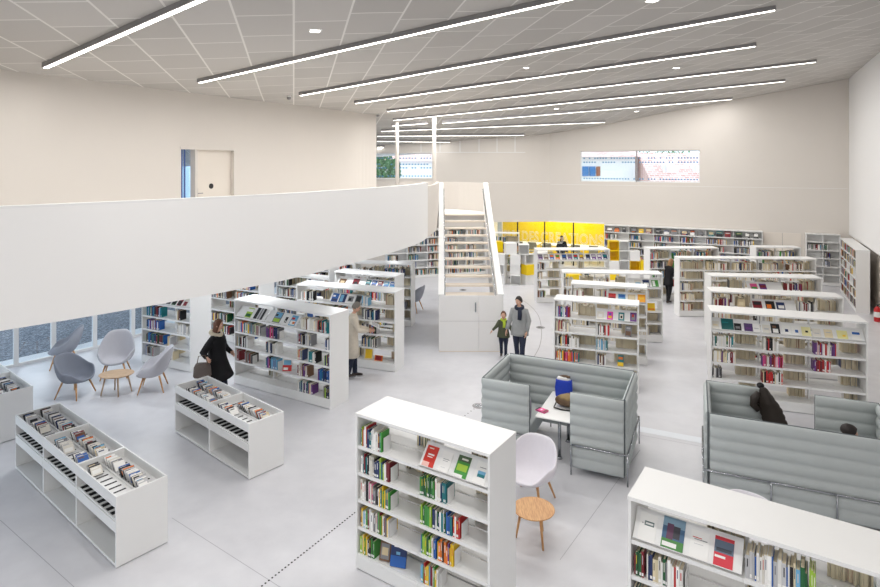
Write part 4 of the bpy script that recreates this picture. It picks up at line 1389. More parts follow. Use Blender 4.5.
# ------------------------------------------------------------------ high-backed booths
def quilt(name, parent, L, z0, z1, n, th, M):
    """upholstered panel with n horizontal channels, both faces padded"""
    prof = []
    H_ = z1 - z0
    k = 8
    front = []
    for i in range(n):
        for j in range(k):
            q = j / k
            front.append((-(th * 0.22 + th * 0.36 * math.sin(PI * q) ** 0.6), z0 + H_ * (i + q) / n))
    front.append((-th * 0.22, z1))
    back = [(-y, z) for (y, z) in front[::-1]]
    prof = front + back
    rr = []
    for (x, s) in ((0.0, 0.72), (0.012, 1.0), (L - 0.012, 1.0), (L, 0.72)):
        rr.append([M @ Vector((x, y * s, z)) for (y, z) in prof])
    o = MB().rings(rr).build(name, fabric_grey, parent, smooth=False)
    me = o.data
    for p in me.polygons:
        p.use_smooth = len(p.vertices) == 4
    e = MB()
    e.tube([M @ Vector((0, 0, z0)), M @ Vector((0, 0, z1)), M @ Vector((L, 0, z1)), M @ Vector((L, 0, z0))], 0.011, 6)
    e.build('piping', piping, o)
    return o


def booth(label, org, xdir, W, D):
    xd = Vector((xdir[0], xdir[1], 0)).normalized()
    ang = math.atan2(xd.y, xd.x)
    t = thing('sofa_booth', label, 'sofa booth', org, ang, 'grey quilted sofa booths')
    T_ = Matrix.Translation
    Rz = lambda a: Matrix.Rotation(a, 4, 'Z')
    z0, z1, n, th = 0.1, 1.25, 7, 0.085
    quilt('back_panel', t, W - 0.05, z0, z1, n, th, T_((0.025, D, 0)))
    quilt('side_panel', t, D - 0.1, z0, z1, n, th, T_((0, 0.05, 0)) @ Rz(PI / 2))
    quilt('side_panel', t, D - 0.1, z0, z1, n, th, T_((W, 0.05, 0)) @ Rz(PI / 2))
    quilt('front_panel', t, 0.8, z0, z1, n, th, T_((0.0, 0, 0)))
    quilt('front_panel', t, 0.8, z0, z1, n, th, T_((W - 0.8, 0, 0)))
    for (x0, x1) in ((0.05, 0.7), (W - 0.7, W - 0.05)):
        s = MB().box(x0, x1, 0.05, D - 0.05, 0.16, 0.43).build('seat', fabric_grey, t, bevel=0.03)
    for xs0, xs1 in ((-0.06, 0.78), (W - 0.78, W + 0.06)):
        r_ = MB()
        zr = 0.46
        r_.tube([(xs0, -0.06, zr), (xs1, -0.06, zr)], 0.012, 8)
        r_.tube([(xs0, D + 0.06, zr), (xs1, D + 0.06, zr)], 0.012, 8)
        xo = xs0 if xs0 < 0 else xs1
        r_.tube([(xo, -0.06, zr), (xo, D + 0.06, zr)], 0.012, 8)
        if xs0 < 0:
            r_.tube([(xs1, D + 0.06, zr), (W - 0.78, D + 0.06, zr)], 0.012, 8)
        r_.build('rail', chrome, t, smooth=True)
        for xx in (xs0, xs1):
            for yy in (-0.06, D + 0.06):
                MB().tube([(xx, yy, zr), (xx, yy, 0)], 0.012, 8).build('leg', chrome, t, smooth=True)
    return t, T_((org[0], org[1], 0)) @ Rz(ang)


bo1, MB1 = booth('grey quilted booth with the blue bag, behind the white armchair', (0.71, 9.75, 0), (2.06, -.96), 2.26, 1.38)
o2 = Vector((6.50, 8.70, 0))
bo2, MB2 = booth('grey quilted booth with the brown coat over it, at the lower right', o2, (-.917, .4), 2.32, 1.38)


def booth_table(label, Mb, cx, w, y0, y1):
    t = thing('booth_table', label, 'table')
    t.matrix_world = Mb @ Matrix.Translation((cx, (y0 + y1) / 2, 0))
    hl = (y1 - y0) / 2
    MB().box(-w / 2, w / 2, -hl, hl, 0.705, 0.73).build('table_top', white, t, bevel=0.012)
    for yy in (-hl * .55, hl * .55):
        MB().tube([(0.03, yy, 0.705), (0.03, yy, 0.03)], 0.027, 12).tube([(0.03, yy, 0.03), (0.03, yy, 0.0)], [0.035, 0.05], 14).build('leg', chrome, t, smooth=True)
    return t


booth_table('white table inside the booth, under the blue bag', MB1, 1.17, 0.62, 0.1, 1.26)
booth_table('white table inside the booth with the brown coat', MB2, 1.16, 0.62, 0.36, 1.26)


def place(o, Mb, x, y, z, rz=0.0):
    o.matrix_world = Mb @ Matrix.Translation((x, y, z)) @ Matrix.Rotation(rz, 4, 'Z')
    return o


# blue bag on the table
bag = thing('tote_bag', 'bright blue carrier bag with white paper on top, standing on booth table', 'bag')
place(bag, MB1, 1.1, 1.1, 0.73, 0.05)
rr = []
for (z, w, d_) in ((0, .135, .075), (.02, .145, .08), (.15, .15, .075), (.27, .14, .055), (.29, .138, .05)):
    ring = []
    for j in range(24):
        a = 2 * PI * j / 24
        sx = math.copysign(abs(math.cos(a)) ** .45, math.cos(a))
        sy = math.copysign(abs(math.sin(a)) ** .45, math.sin(a))
        ring.append(Vector((sx * w * (1 + .03 * math.sin(5 * a + z * 20)), sy * d_, z)))
    rr.append(ring)
MB().rings(rr).build('bag_body', mat('blue_nylon', (20, 58, 180), 0.5, noise=0.15, nscale=8, bump=0.3, bscale=25), bag, smooth=True)
MB().ellipsoid((-.01, 0, .3), (.12, .045, .05), fn=lambda p: p * (1 + .12 * math.sin(9 * p.x + 5 * p.y))).build('white_paper', white, bag, smooth=True)
MB().ellipsoid((.02, .01, .34), (.1, .035, .03), fn=lambda p: p * (1 + .12 * math.sin(11 * p.x))).build('brown_scarf', leather, bag, smooth=True)
# brown handbag
hb = thing('handbag', 'slouchy brown leather handbag lying on the booth table', 'bag')
place(hb, MB1, 1.25, .70, 0.73, 0.1)
wob = lambda p: Vector((p.x * (1 + .1 * math.sin(7 * p.y + 4 * p.x)), p.y * (1 + .12 * math.sin(6 * p.x)), p.z * (1 + .15 * math.sin(5 * p.x + 3 * p.y)) if p.z > 0 else p.z * .75))
MB().ellipsoid((0, 0, .09), (.19, .15, .11), 24, 14, fn=wob).build('bag_body', leather, hb, smooth=True)
MB().ellipsoid((0.0, -.02, .15), (.15, .11, .055), 20, 10, fn=wob).build('olive_flap', mat('olive_suede', (136, 116, 78), 0.8, noise=0.4, nscale=10), hb, smooth=True)
MB().tube([(-.18, -.06, .06), (-.2, -.16, .02), (-.08, -.2, .012), (.08, -.2, .012), (.19, -.12, .05)], .011, 8).build('strap', black, hb, smooth=True)
# magenta book
mg = leaflet('novel', .12, .18, 'pink', [(.1, .9, .35, .75, (236, 60, 150)), (.3, .7, .48, .62, 'white'), (0, 1, 0, .2, 'dark red'), (0, 1, .82, 1, 'black')], 'small pink and black paperback lying on the booth table', 'book', .025)
place(mg, MB1, 1.0, .3, 0.7305, math.radians(70))


def garment(name, label, cat, rings_, colr, Mb, lump=.06, extra=None):
    t = thing(name, label, cat)
    t.matrix_world = Mb
    m_ = MB()
    rr = []
    for (c, rx, ry) in rings_:
        ring = []
        for j in range(22):
            a = 2 * PI * j / 22
            f = 1 + lump * math.sin(5 * a + c[2] * 19) + lump * .7 * math.sin(9 * a - c[0] * 15)
            ring.append(Vector((c[0] + math.cos(a) * rx * f, c[1] + math.sin(a) * ry * f, c[2])))
        rr.append(ring)
    m_.rings(rr)
    m_.build('cloth_body', colr, t, smooth=True, sub=1)
    return t


black_cloth = mat('black_wool', (20, 20, 24), 0.95, noise=0.25, nscale=15, bump=0.3, bscale=60)
brown_puff = mat('dark_brown_quilting', (38, 29, 23), 0.6, noise=0.25, nscale=9)
scarf_m = mat('grey_speckled_wool', (150, 146, 158), 0.9, noise=0.45, nscale=40)
garment('black_coat', 'black coat heaped on the booth seat beside the table', 'coat', [((.36, .62, .43), .26, .4), ((.36, .62, .5), .25, .38), ((.34, .66, .62), .2, .3), ((.3, .72, .78), .16, .2), ((.26, .78, .88), .1, .1)], black_cloth, MB1)
sc = garment('grey_scarf', 'grey speckled scarf over the black coat in the booth', 'scarf', [((.66, .42, .46), .03, .1), ((.65, .46, .62), .04, .14), ((.62, .52, .78), .04, .14), ((.6, .56, .84), .03, .08)], scarf_m, MB1)


# stuffed, channelled brown coat hung over the far booth panel's end
def hung_coat():
    t = thing('quilted_coat', 'dark brown quilted coat hung over the end of the booth panel', 'coat')
    t.matrix_world = MB2 @ Matrix.Translation((2.32 - .80, 0.0, 0))
    rr = []
    n = 26
    for i in range(22):
        q = i / 21
        z = 1.31 - q * .62
        puff = 1 + .09 * abs(math.sin(q * PI * 7))
        w = (.045 + .085 * min(1, q * 2.2) + .03 * q) * puff
        d_ = (.04 + .045 * min(1, q * 3)) * puff
        ring = []
        for j in range(n):
            a = 2 * PI * j / n
            f = 1 + .07 * math.sin(4 * a + 3 * q)
            ring.append(Vector((-.0 - .2 * q + math.cos(a) * w * f, .165 + math.sin(a) * d_ * f, z)))
        rr.append(ring)
    MB().rings(rr).build('coat_body', brown_puff, t, smooth=True)
    m_ = MB()
    pts = [(.05, .16, 1.22), (.12, .18, 1.12), (.13, .19, 1.03), (.06, .2, .96)]
    m_.tube(pts, [.05, .065, .06, .045], 12).build('sleeve', brown_puff, t, smooth=True)
    m_ = MB()
    m_.ellipsoid((.03, .11, 1.32), (.055, .06, .045)).build('hood', black_cloth, t, smooth=True)
    return t


hung_coat()

# ------------------------------------------------------------------ stairs
SY0, SY1, SZ0, SZ1 = 15.04, 20.0, 0.42, ZF
SX0, SX1 = -0.03, 1.62
st = thing('staircase', 'white staircase with open treads rising from the floor to the balcony', 'stairs', (SX0, SY0, 0))
W_ = SX1 - SX0
DY = SY1 - SY0
nT = 14


def stringer(x0, x1, name):
    poly = [(0, 0), (0, 1.44), (DY, 4.12), (DY + .12, 4.12), (DY + .12, 2.75), (1.2, 0.0)]
    m_ = MB()
    b = len(m_.v)
    n = len(poly)
    m_.v += [(x0, p[0], p[1]) for p in poly] + [(x1, p[0], p[1]) for p in poly]
    m_.face([b + i for i in range(n)])
    m_.face([b + n + i for i in range(n)][::-1])
    for i in range(n):
        j = (i + 1) % n
        m_.face((b + j, b + i, b + n + i, b + n + j))
    return m_.build(name, wallw, st)


def capping(x0, x1):
    m_ = MB()
    b = len(m_.v)
    q = [(-0.03, 1.43), (DY, 4.13), (DY + .12, 4.13)]
    up = 0.035
    for x in (x0 - .012, x1 + .012):
        for (y, z) in q:
            m_.v.append((x, y, z))
        for (y, z) in q[::-1]:
            m_.v.append((x, y, z + up))
    n = 6
    m_.face([b + i for i in range(n)])
    m_.face([b + n + i for i in range(n)][::-1])
    for i in range(n):
        j = (i + 1) % n
        m_.face((b + j, b + i, b + n + i, b + n + j))
    m_.build('parapet_cap', white, st)


SP = 0.13
stringer(0, SP, 'parapet')
stringer(W_ - SP, W_, 'parapet')
capping(0, SP)
capping(W_ - SP, W_)
for i in range(nT):
    q = (i + 1) / nT
    y = DY * i / nT + 0.1
    z = SZ0 + (SZ1 - SZ0) * q
    MB().box(SP, W_ - SP, y, y + 0.33, z - 0.04, z).build('tread', tread_m, st)
for i in range(4):
    bx('tread', tread_m, (SP, W_ - SP, -0.0 + 0.06, 0.14, 0.02, 0.03), st) if i < 0 else None
for xx in (SP + .03, W_ - SP - .03):
    MB().tube([(xx, .1, 1.2), (xx, DY, 3.95)], .016, 8).build('handrail', chrome, st, smooth=True)
gate = MB().box(0.03, W_ * .62 - 0.004, -0.04, 0.0, 0.02, 1.43).build('gate', wallw, st)
MB().box(W_ * .62 + 0.004, W_ - 0.03, -0.04, 0.0, 0.02, 1.43).build('gate_panel', wallw, st)
MB().box(W_ * .62 - .1, W_ * .62 - .07, -0.065, -0.04, 1.02, 1.26).build('gate_handle', chrome, gate)
MB().box(0.03, W_ * .62 - 0.004, -0.042, -0.04, .78, .785).box(W_ * .62 + 0.004, W_ - .03, -0.042, -0.04, .78, .785).build('gate_joint', steel_dark, gate)
bx('threshold', tread_m, (0, W_, -0.05, 0.02, 0, 0.02), st)

# ------------------------------------------------------------------ cubes, workshop furniture
CUBES = 'storage cubes of the children corner'


def cube(loc, rz, m, label, s=0.4, open_to=None):
    t = thing('storage_cube', label, 'storage cube', loc, rz, CUBES)
    T = 0.018
    b = MB().box(0, s, 0, s, 0, T).box(0, s, 0, s, s - T, s).box(0, T, 0, s, T, s - T).box(s - T, s, 0, s, T, s - T)
    b.build('cube_shell', m, t)
    if open_to is None:
        bx('front_panel', m, (T, s - T, 0.0, T, T, s - T), t)
    else:
        bx('inner_back', m, (T, s - T, s - T, s, T, s - T), t)
    return t


cen = Vector((3.05, 24.7, 0))
for rowi in range(3):
    for k in range(5):
        a = math.radians(-117 + 24 * k)
        rr_ = 1.5 + (.05 if (k + rowi) % 2 else -.03)
        p = cen + Vector((math.cos(a), math.sin(a), 0)) * rr_
        isy = (rowi == 1 and k == 2)
        tw = a + PI / 2 + math.radians((6, -7, 4, -5)[(k + 2 * rowi) % 4])
        lab = '%s storage cube in %s row of the curved cube wall, %s along from the stairs' % ('yellow' if isy else 'white', ('bottom', 'middle', 'top')[rowi], ordn(k + 1))
        cube((p.x - .2 * math.cos(tw), p.y - .2 * math.sin(tw), rowi * 0.402), tw, yellow if isy else white, lab, open_to=1 if (k + rowi) % 3 == 1 else None)
cube((2.62, 23.25, 1.207), 0.1, white, 'white storage cube lying on top of the curved cube wall', 0.44)
cube((3.12, 23.2, 1.207), -.1, white, 'second white storage cube on top of the curved cube wall', 0.4, 1)
for k, (x, y, z) in enumerate(((2.2, 24.05, 0.0), (2.2, 24.05, .402), (2.2, 24.05, .804), (2.2, 24.05, 1.206))):
    cube((x, y, z), .2, yellow if k != 2 else yellow, 'yellow storage cube %s in the tower beside the stair parapet' % ('lowest', 'second', 'third', 'topmost')[k], 0.4, 1 if k == 2 else None)
# cube stack by the wall shelves
for k, (px, zrow, ylw, op, w) in enumerate(((611, 3, 1, 1, 'yellow open cube above'), (624, 3, 0, 1, ''), (613, 2, 1, 1, ''), (622, 2, 0, 1, ''), (634, 2, 0, None, ''), (611, 1, 0, None, ''), (622, 1, 0, 1, ''), (630, 1, 1, 1, ''), (640, 1, 1, None, ''), (612, 0, 1, None, ''), (624, 0, 0, None, ''), (635, 0, 0, None, ''))):
    Y = 24.3
    x = (px - CX) * Y / F
    col_ = [0, 1, 0, 1, 2, 0, 1, 2, 3, 0, 1, 2][k]
    x = 7.0 + col_ * 0.42
    cube((x, Y - .05 * col_, zrow * .402), -.12, yellow if ylw else white, '%s storage cube before the wall shelves, %s row up, %s column' % ('yellow' if ylw else 'white', ordn(zrow + 1), ordn(col_ + 1)), 0.4, op)
cube((4.2, 19.0, 0), .1, white, 'white storage cube under the yellow one behind the middle bookcases', .4)
cube((4.2, 19.0, .402), .1, white, 'second white storage cube under the yellow one behind the middle bookcases', .4)
cube((4.2, 19.0, .804), .1, yellow, 'yellow storage cube at the end of the middle bookcases', .4)

# white tables and grey chairs behind the glass
for k, (s, lab) in enumerate(((1.0, 'first long white table in the yellow room, nearest the stairs'), (2.6, 'second long white table in the yellow room, behind the letters'), (4.15, 'third long white table in the yellow room, nearest the wall shelves'))):
    t = thing('workshop_table', lab, 'table', (0, 0, 0), 0, 'white tables in the yellow room')
    t.matrix_world = M0 @ Matrix.Translation((s, 1.5, 0))
    bx('table_top', white, (-.72, .72, -.45, .45, .71, .75), t)
    for sx in (-.65, .65):
        for sy in (-.38, .38):
            MB().tube([(sx, sy, .71), (sx, sy, 0)], .02, 8).build('leg', chrome, t)
ch_m = mat('taupe_plastic', (150, 146, 134), 0.5, noise=0.05)
for k, s in enumerate((0.9, 1.6, 2.35, 3.75, 4.6)):
    t = thing('workshop_chair', 'grey chair in the yellow room, %s from the stairs' % ordn(k + 1), 'chair', (0, 0, 0), 0, 'grey chairs in the yellow room')
    t.matrix_world = M0 @ Matrix.Translation((s, .75, 0))
    bx('seat', ch_m, (-.22, .22, -.2, .22, .43, .46), t)
    MB().box(-.22, .22, -.24, -.21, .56, .92).build('backrest', ch_m, t, bevel=.01)
    for sx in (-.2, .2):
        for sy in (-.2, .2):
            MB().tube([(sx, sy, .43 if sy > 0 else .6), (sx, sy, 0)], .012, 6).build('leg', chrome, t)

# ------------------------------------------------------------------ small things on the floor
fx = pt(877.4, 321.5)
t = thing('fire_extinguisher', 'red fire extinguisher on the floor at the side wall', 'fire extinguisher', fx)
MB().loft([(0, 0, 0, .085, .085), (0, 0, .02, .09, .09), (0, 0, .36, .09, .09), (0, 0, .43, .06, .06), (0, 0, .46, .025, .025)], 18).build('cylinder_body', red, t, smooth=True)
MB().tube([(0, 0, .46), (0, 0, .5)], .03, 10).box(-.02, .1, -.015, .015, .5, .52).build('valve', black, t)
MB().tube([(.03, 0, .48), (.13, 0, .42), (.12, 0, .15)], .012, 8).build('hose', black, t, smooth=True)
MB().tube([(0, 0, .14), (0, 0, .3)], .0915, 18).build('paper_label', white, t)
for k, (px, py, lab) in enumerate(((478.8, 406, 'round floor socket on the floor beside the booth'), (463, 290, 'floor socket right of the stairs, near the cube wall'), (540.5, 327.5, 'floor socket on the floor between walking man and bookcases'))):
    c = pt(px, py)
    t = thing('floor_socket', lab, 'floor socket', (c.x, c.y, 0))
    MB().tube([(0, 0, 0), (0, 0, .006)], .13, 20).build('ring', steel_dark, t)
    MB().tube([(0, 0, .006), (0, 0, .009)], .08, 20).build('socket_lid', chrome, t)
dots = MB()
for (a, b, n) in ((pt(262, 586), pt(357, 511), 34), (pt(452, 425), pt(474, 409), 8)):
    for k in range(n):
        p = a.lerp(b, k / (n - 1))
        dots.tube([(p.x, p.y, 0.0), (p.x, p.y, 0.003)], 0.012, 8)
struct(dots.build('trim_10', black))
arc = MB()
ap = [pt(x, y) for (x, y) in ((516, 297), (528, 304), (538, 315), (541.5, 330), (540, 345), (534, 357))]
sm = smooth_line([(p.x, p.y) for p in ap], 6)
for i in range(len(sm) - 1):
    d_ = (sm[i + 1] - sm[i]).normalized()
    nn = Vector((-d_.y, d_.x, 0)) * .008
    b = len(arc.v)
    arc.v += [tuple(sm[i] + nn + Vector((0, 0, .002))), tuple(sm[i] - nn + Vector((0, 0, .002))), tuple(sm[i + 1] - nn + Vector((0, 0, .002))), tuple(sm[i + 1] + nn + Vector((0, 0, .002)))]
    arc.face((b, b + 1, b + 2, b + 3))
struct(arc.build('trim_11', steel_dark))
joint_m = mat('floor_joint', (168, 168, 174), 0.7, noise=0.1)
jm = MB()
for (p, q) in (((36, 433), (14, 432)), ((172, 518), (300, 600)), ((0, 520), (74, 587)), ((640, 450), (560, 560)), ((300, 370), (215, 398)), ((640, 435), (704, 447))):
    a, b_ = pt(*p), pt(*q)
    d_ = (b_ - a).normalized()
    nn = Vector((-d_.y, d_.x, 0)) * .004
    b = len(jm.v)
    jm.v += [tuple(v + Vector((0, 0, .0015))) for v in (a + nn, a - nn, b_ - nn, b_ + nn)]
    jm.face((b, b + 1, b + 2, b + 3))
struct(jm.build('trim_12', joint_m))
a, b_ = pt(636, 431), pt(716, 446)
M, L, ang = frame_of(a, b_)
struct(MB().box(0, L, 0, .22, 0, .003).build('trim_13', mat('pale_trench_cover', (222, 226, 232), .4, noise=.03), M=M))


#@@PART4
# ------------------------------------------------------------------ people
def head_points(p):
    x, y, z = p.x, p.y, p.z
    if z < -0.1:
        k = 1 - 0.42 * (-(z + 0.1)) ** 1.2
        x *= k
        if y > 0:
            y *= 1 - 0.45 * (-(z + .1))
    if y < 0 and abs(x) < 0.22 and -0.35 < z < 0.12:                      # nose
        y -= 0.22 * (1 - abs(x) / .22) * (1 - (z + .35) / .6)
    if y < -.5 and 0.02 < z < 0.3 and .2 < abs(x) < .6:
        y += 0.07
    return Vector((x, y, z))


def person(label, loc, heading, height, top, legs_, shoe, hair, hair_len='short', coat_hem=.52, lean=0, arms=None, stride=0.0, sit=False, head_turn=0.0, nod=0.0, flare=1.0, extra=None, scarf=None, skin=None, headscale=1.0, bulk=1.0):
    """heading: degrees, facing direction (0 = +x)"""
    S = height / 1.75
    t = thing('person', label, 'person', loc, math.radians(heading + 90))
    hipz = (0.93 if not sit else 0.57) * S
    up = Matrix.Translation((0, 0, hipz)) @ Matrix.Rotation(math.radians(lean), 4, 'X') @ Matrix.Translation((0, 0, -0.93 * S)) @ Matrix.Scale(S, 4)
    V = Vector
    U = lambda x, y, z: up @ V((x, y, z))
    arms = arms or [((-.235, .02, 1.14), (-.25, -.06, .9)), ((.235, .02, 1.14), (.25, -.06, .9))]
    verts, rad, edges = [], [], []

    def add(p, r, link=None):
        verts.append(tuple(p))
        rad.append(r * S)
        if link is not None:
            edges.append((link, len(verts) - 1))
        return len(verts) - 1
    pel = add(U(0, 0, .95), .105)
    sp = add(U(0, .01, 1.12), .1, pel)
    chst = add(U(0, .01, 1.32), .115, sp)
    nk = add(U(0, .01, 1.46), .055, chst)
    hd = add(U(0, -.005, 1.56), .05, nk)
    wr = []
    for sgn, (el, wri) in zip((-1, 1), arms):
        sh = add(U(sgn * .17, .01, 1.4), .055, chst)
        e = add(U(*el), .042, sh)
        w_ = add(U(*wri), .028, e)
        wr.append((U(*el), U(*wri)))
    ank = []
    for k, sgn in enumerate((-1, 1)):
        fw = stride * sgn
        if sit:
            hp, kn, an = V((sgn * .09 * S, -.03, hipz)), V((sgn * .11 * S, -.42 * S, .55 * S)), V((sgn * .11 * S, -.40 * S, .09 * S))
        else:
            hp = V((sgn * .09 * S, 0, .9 * S))
            kn = V((sgn * .095 * S, -fw * .55 * S - .02, .5 * S))
            an = V((sgn * .095 * S, -fw * S + (.05 * S if fw < 0 else 0), (.09 + (.04 if fw < 0 else 0)) * S))
        h0 = add(hp, .085, pel)
        k0 = add(kn, .055, h0)
        a0 = add(an, .037, k0)
        ank.append((hp, kn, an))
    me = bpy.data.meshes.new('body')
    me.from_pydata(verts, edges, [])
    o = bpy.data.objects.new('body', me)
    COL.objects.link(o)
    md = o.modifiers.new('skin', 'SKIN')
    md.use_smooth_shade = True
    sv = me.skin_vertices[0].data
    for i, r in enumerate(rad):
        sv[i].radius = (r, r)
    sv[0].use_root = True
    sb = o.modifiers.new('sub', 'SUBSURF')
    sb.levels = sb.render_levels = 1
    dg = bpy.context.evaluated_depsgraph_get()
    em = bpy.data.meshes.new_from_object(o.evaluated_get(dg))
    bpy.data.objects.remove(o)
    body = MB()
    body.v = [tuple(v.co) for v in em.vertices]
    for p in em.polygons:
        body.face(tuple(p.vertices), 0)
    bpy.data.meshes.remove(em)
    # head with face
    hs = headscale
    Hm = up @ Matrix.Translation((0, -.015, 1.565)) @ Matrix.Rotation(math.radians(head_turn), 4, 'Z') @ Matrix.Rotation(math.radians(nod), 4, 'X') @ Matrix.Translation((0, 0, .075)) @ Matrix.Scale(hs, 4)
    body.ellipsoid((0, 0, 0), (.074, .093, .118), 26, 18, 0, M=Hm, fn=head_points)
    for sgn in (-1, 1):
        body.ellipsoid((sgn * .03, -.083, .012), (.013, .008, .008), 8, 6, 1, M=Hm)
        body.ellipsoid((sgn * .03, -.09, .012), (.006, .004, .006), 8, 6, 2, M=Hm)
        body.ellipsoid((sgn * .076, .005, -.005), (.01, .02, .03), 8, 6, 0, M=Hm)
    body.ellipsoid((0, -.083, -.062), (.022, .009, .008), 10, 6, 3, M=Hm)
    # hands
    for k, (e, w_) in enumerate(wr):
        d_ = (w_ - e).normalized()
        side = V((1 if k == 0 else -1, 0, 0)) - d_ * (d_.x * (1 if k == 0 else -1))
        side = side.normalized() if side.length > .1 else V((0, 1, 0))
        nrm = d_.cross(side).normalized()
        pm = w_ + d_ * .045 * S
        Mh = Matrix((nrm, side, d_)).transposed().to_4x4()
        Mh.translation = pm
        body.ellipsoid((0, 0, 0), (.042 * S, .016 * S, .052 * S), 10, 7, 0, M=Mh)
        for q, (xo, ln) in enumerate(((-.03, .062), (-.01, .074), (.01, .07), (.029, .055))):
            body.tube([Mh @ V((xo * S, 0, .04 * S)), Mh @ V((xo * 1.08 * S, .008 * S, (.04 + ln * .5) * S)), Mh @ V((xo * S, .026 * S, (.04 + ln) * S))], [.0095 * S, .009 * S, .007 * S], 6)
        body.tube([Mh @ V((-.034 * S, .004, -.01 * S)), Mh @ V((-.062 * S, .014 * S, .02 * S)), Mh @ V((-.058 * S, .026 * S, .05 * S))], [.012 * S, .011 * S, .008 * S], 6)
    body.build('body', [skin or skin_m, eye_m, iris_m, lip_m], t, smooth=True)
    # hair
    hc = MB()
    hr = []
    n = 24
    long_ = hair_len == 'long'
    for i in range(12):
        th = PI * (0.02 + .98 * i / 11 * (.62 if not long_ else .62))
        ring = []
        for j in range(n):
            a = 2 * PI * j / n
            fr_ = max(0, -math.sin(a))             # face side
            lim = PI * (0.6 - .36 * fr_ ** 0.8)
            tt = min(th, lim)
            s_, c_ = math.sin(tt), math.cos(tt)
            p = V((math.cos(a) * s_ * .08, math.sin(a) * s_ * .099 + .006, c_ * .123 + .004))
            p *= 1 + .02 * math.sin(9 * a + 5 * tt)
            ring.append(Hm @ p)
        hr.append(ring)
    if long_:
        for i in range(5):
            q = (i + 1) / 5
            ring = []
            for j in range(n):
                a = 2 * PI * j / n
                fr_ = max(0, -math.sin(a))
                base = hr[11][j]
                down = V((0, .03 * q, -.2 * q)) * (1 - min(1, fr_ * 1.6)) * S
                ring.append(base + down)
            hr.append(ring)
    hc.rings(hr, cap=False)
    hc.build('hair', hair, t, smooth=True, solid=.012)
    # trousers
    if legs_:
        tr = MB()
        for (hp, kn, an) in ank:
            tr.tube([hp + V((0, 0, .03 * S)), hp.lerp(kn, .5), kn, kn.lerp(an, .5), an + V((0, 0, -.02 * S))], [.1 * S * bulk, .088 * S * bulk, .066 * S, .06 * S, .058 * S], 14)
        tr.loft([(0, 0, hipz - .06 * S, .15 * S, .11 * S), (0, 0, hipz + .08 * S, .15 * S, .115 * S)], 16)
        tr.build('trousers', legs_, t, smooth=True)
    for (hp, kn, an) in ank:
        sh = MB()
        z = an.z - .09 * S
        b = []
        for (yy, wx, hz) in ((.07, .03, .06), (.04, .042, .085), (-.02, .042, .085), (-.09, .045, .06), (-.15, .04, .045), (-.185, .02, .03)):
            b.append([V((an.x + wx * S * math.cos(2 * PI * j / 12), an.y + yy * S, z + hz * S * .5 + hz * S * .5 * math.sin(2 * PI * j / 12))) for j in range(12)])
        sh.rings(b).build('shoe', shoe, t, smooth=True)
    # coat
    ct = MB()
    hem = coat_hem
    secs = []
    if hem < .9 and not sit:
        secs += [(0, .01, hem, .225 * flare * bulk, .165 * flare * bulk), (0, .005, (hem + .92) / 2, .22 * (1 + (flare - 1) * .5) * bulk, .145 * (1 + (flare - 1) * .5) * bulk)]
    secs += [(0, .005, .93, .208 * bulk, .138 * bulk), (0, .01, 1.08, .18 * bulk, .125 * bulk), (0, .01, 1.24, .185 * bulk, .135 * bulk), (0, .012, 1.36, .19 * bulk, .125 * bulk), (0, .012, 1.43, .15 * bulk, .1), (0, .01, 1.475, .075, .075), (0, .008, 1.5, .066, .068)]
    low = [s for s in secs if s[2] < .9]
    Mlow = Matrix.Translation((0, 0, hipz - .93 * S)) @ Matrix.Scale(S, 4)
    rr = []
    for (cx, cy, cz, rx, ry) in secs:
        Mx = up if cz >= .9 else Mlow
        rr.append([Mx @ V((cx + rx * math.cos(2 * PI * j / 22), cy + ry * math.sin(2 * PI * j / 22), cz)) for j in range(22)])
    ct.rings(rr)
    for sgn, (e, w_) in zip((-1, 1), wr):
        sh = U(sgn * .155, .012, 1.395)
        ct.tube([U(sgn * .1, .012, 1.4), sh, sh.lerp(e, .5), e, e.lerp(w_, .5), w_ + (e - w_) * .04], [.06 * S, .076 * S, .066 * S * bulk, .06 * S * bulk, .052 * S, .046 * S], 14)
    ct.build('coat' if hem < .88 else 'jacket', top, t, smooth=True)
    if scarf:
        sc_ = MB()
        ring = [U(.085 * math.cos(2 * PI * j / 14), .005 + .085 * math.sin(2 * PI * j / 14), 1.475 + .02 * math.sin(2 * PI * j / 14)) for j in range(14)]
        sc_.tube(ring + [ring[0]], .042 * S, 10)
        sc_.tube([U(.03, -.1, 1.46), U(.04, -.15, 1.35), U(.03, -.155, 1.2)], [(.05 * S, .02 * S), (.055 * S, .018 * S), (.05 * S, .015 * S)], 10)
        sc_.build('scarf', scarf, t, smooth=True)
    return t, up, Hm, wr


def cl(name, c, **k):
    return mat(name, c, k.pop('rough', .9), noise=.12, nscale=14, bump=.15, bscale=120)


hair_br = cl('auburn_hair', (96, 58, 36), rough=.6)
hair_gr = cl('grey_hair', (128, 122, 114), rough=.6)
hair_dk = cl('dark_hair', (36, 28, 26), rough=.55)
hair_bl = cl('dark_blond_hair', (150, 112, 74), rough=.6)
coat_bk = cl('black_coat_wool', (16, 16, 20))
coat_be = cl('beige_coat_wool', (216, 206, 190))
coat_gr = cl('grey_parka', (150, 152, 152))
coat_ol = cl('olive_jacket', (74, 78, 60))
denim = cl('dark_denim', (36, 42, 62))
navy_c = cl('navy_wool', (34, 40, 58))
lime_c = cl('lime_scarf', (176, 196, 60))
shoe_b = mat('dark_leather_shoe', (52, 40, 36), .5, noise=.1)
fur = cl('pale_fur', (206, 194, 172))

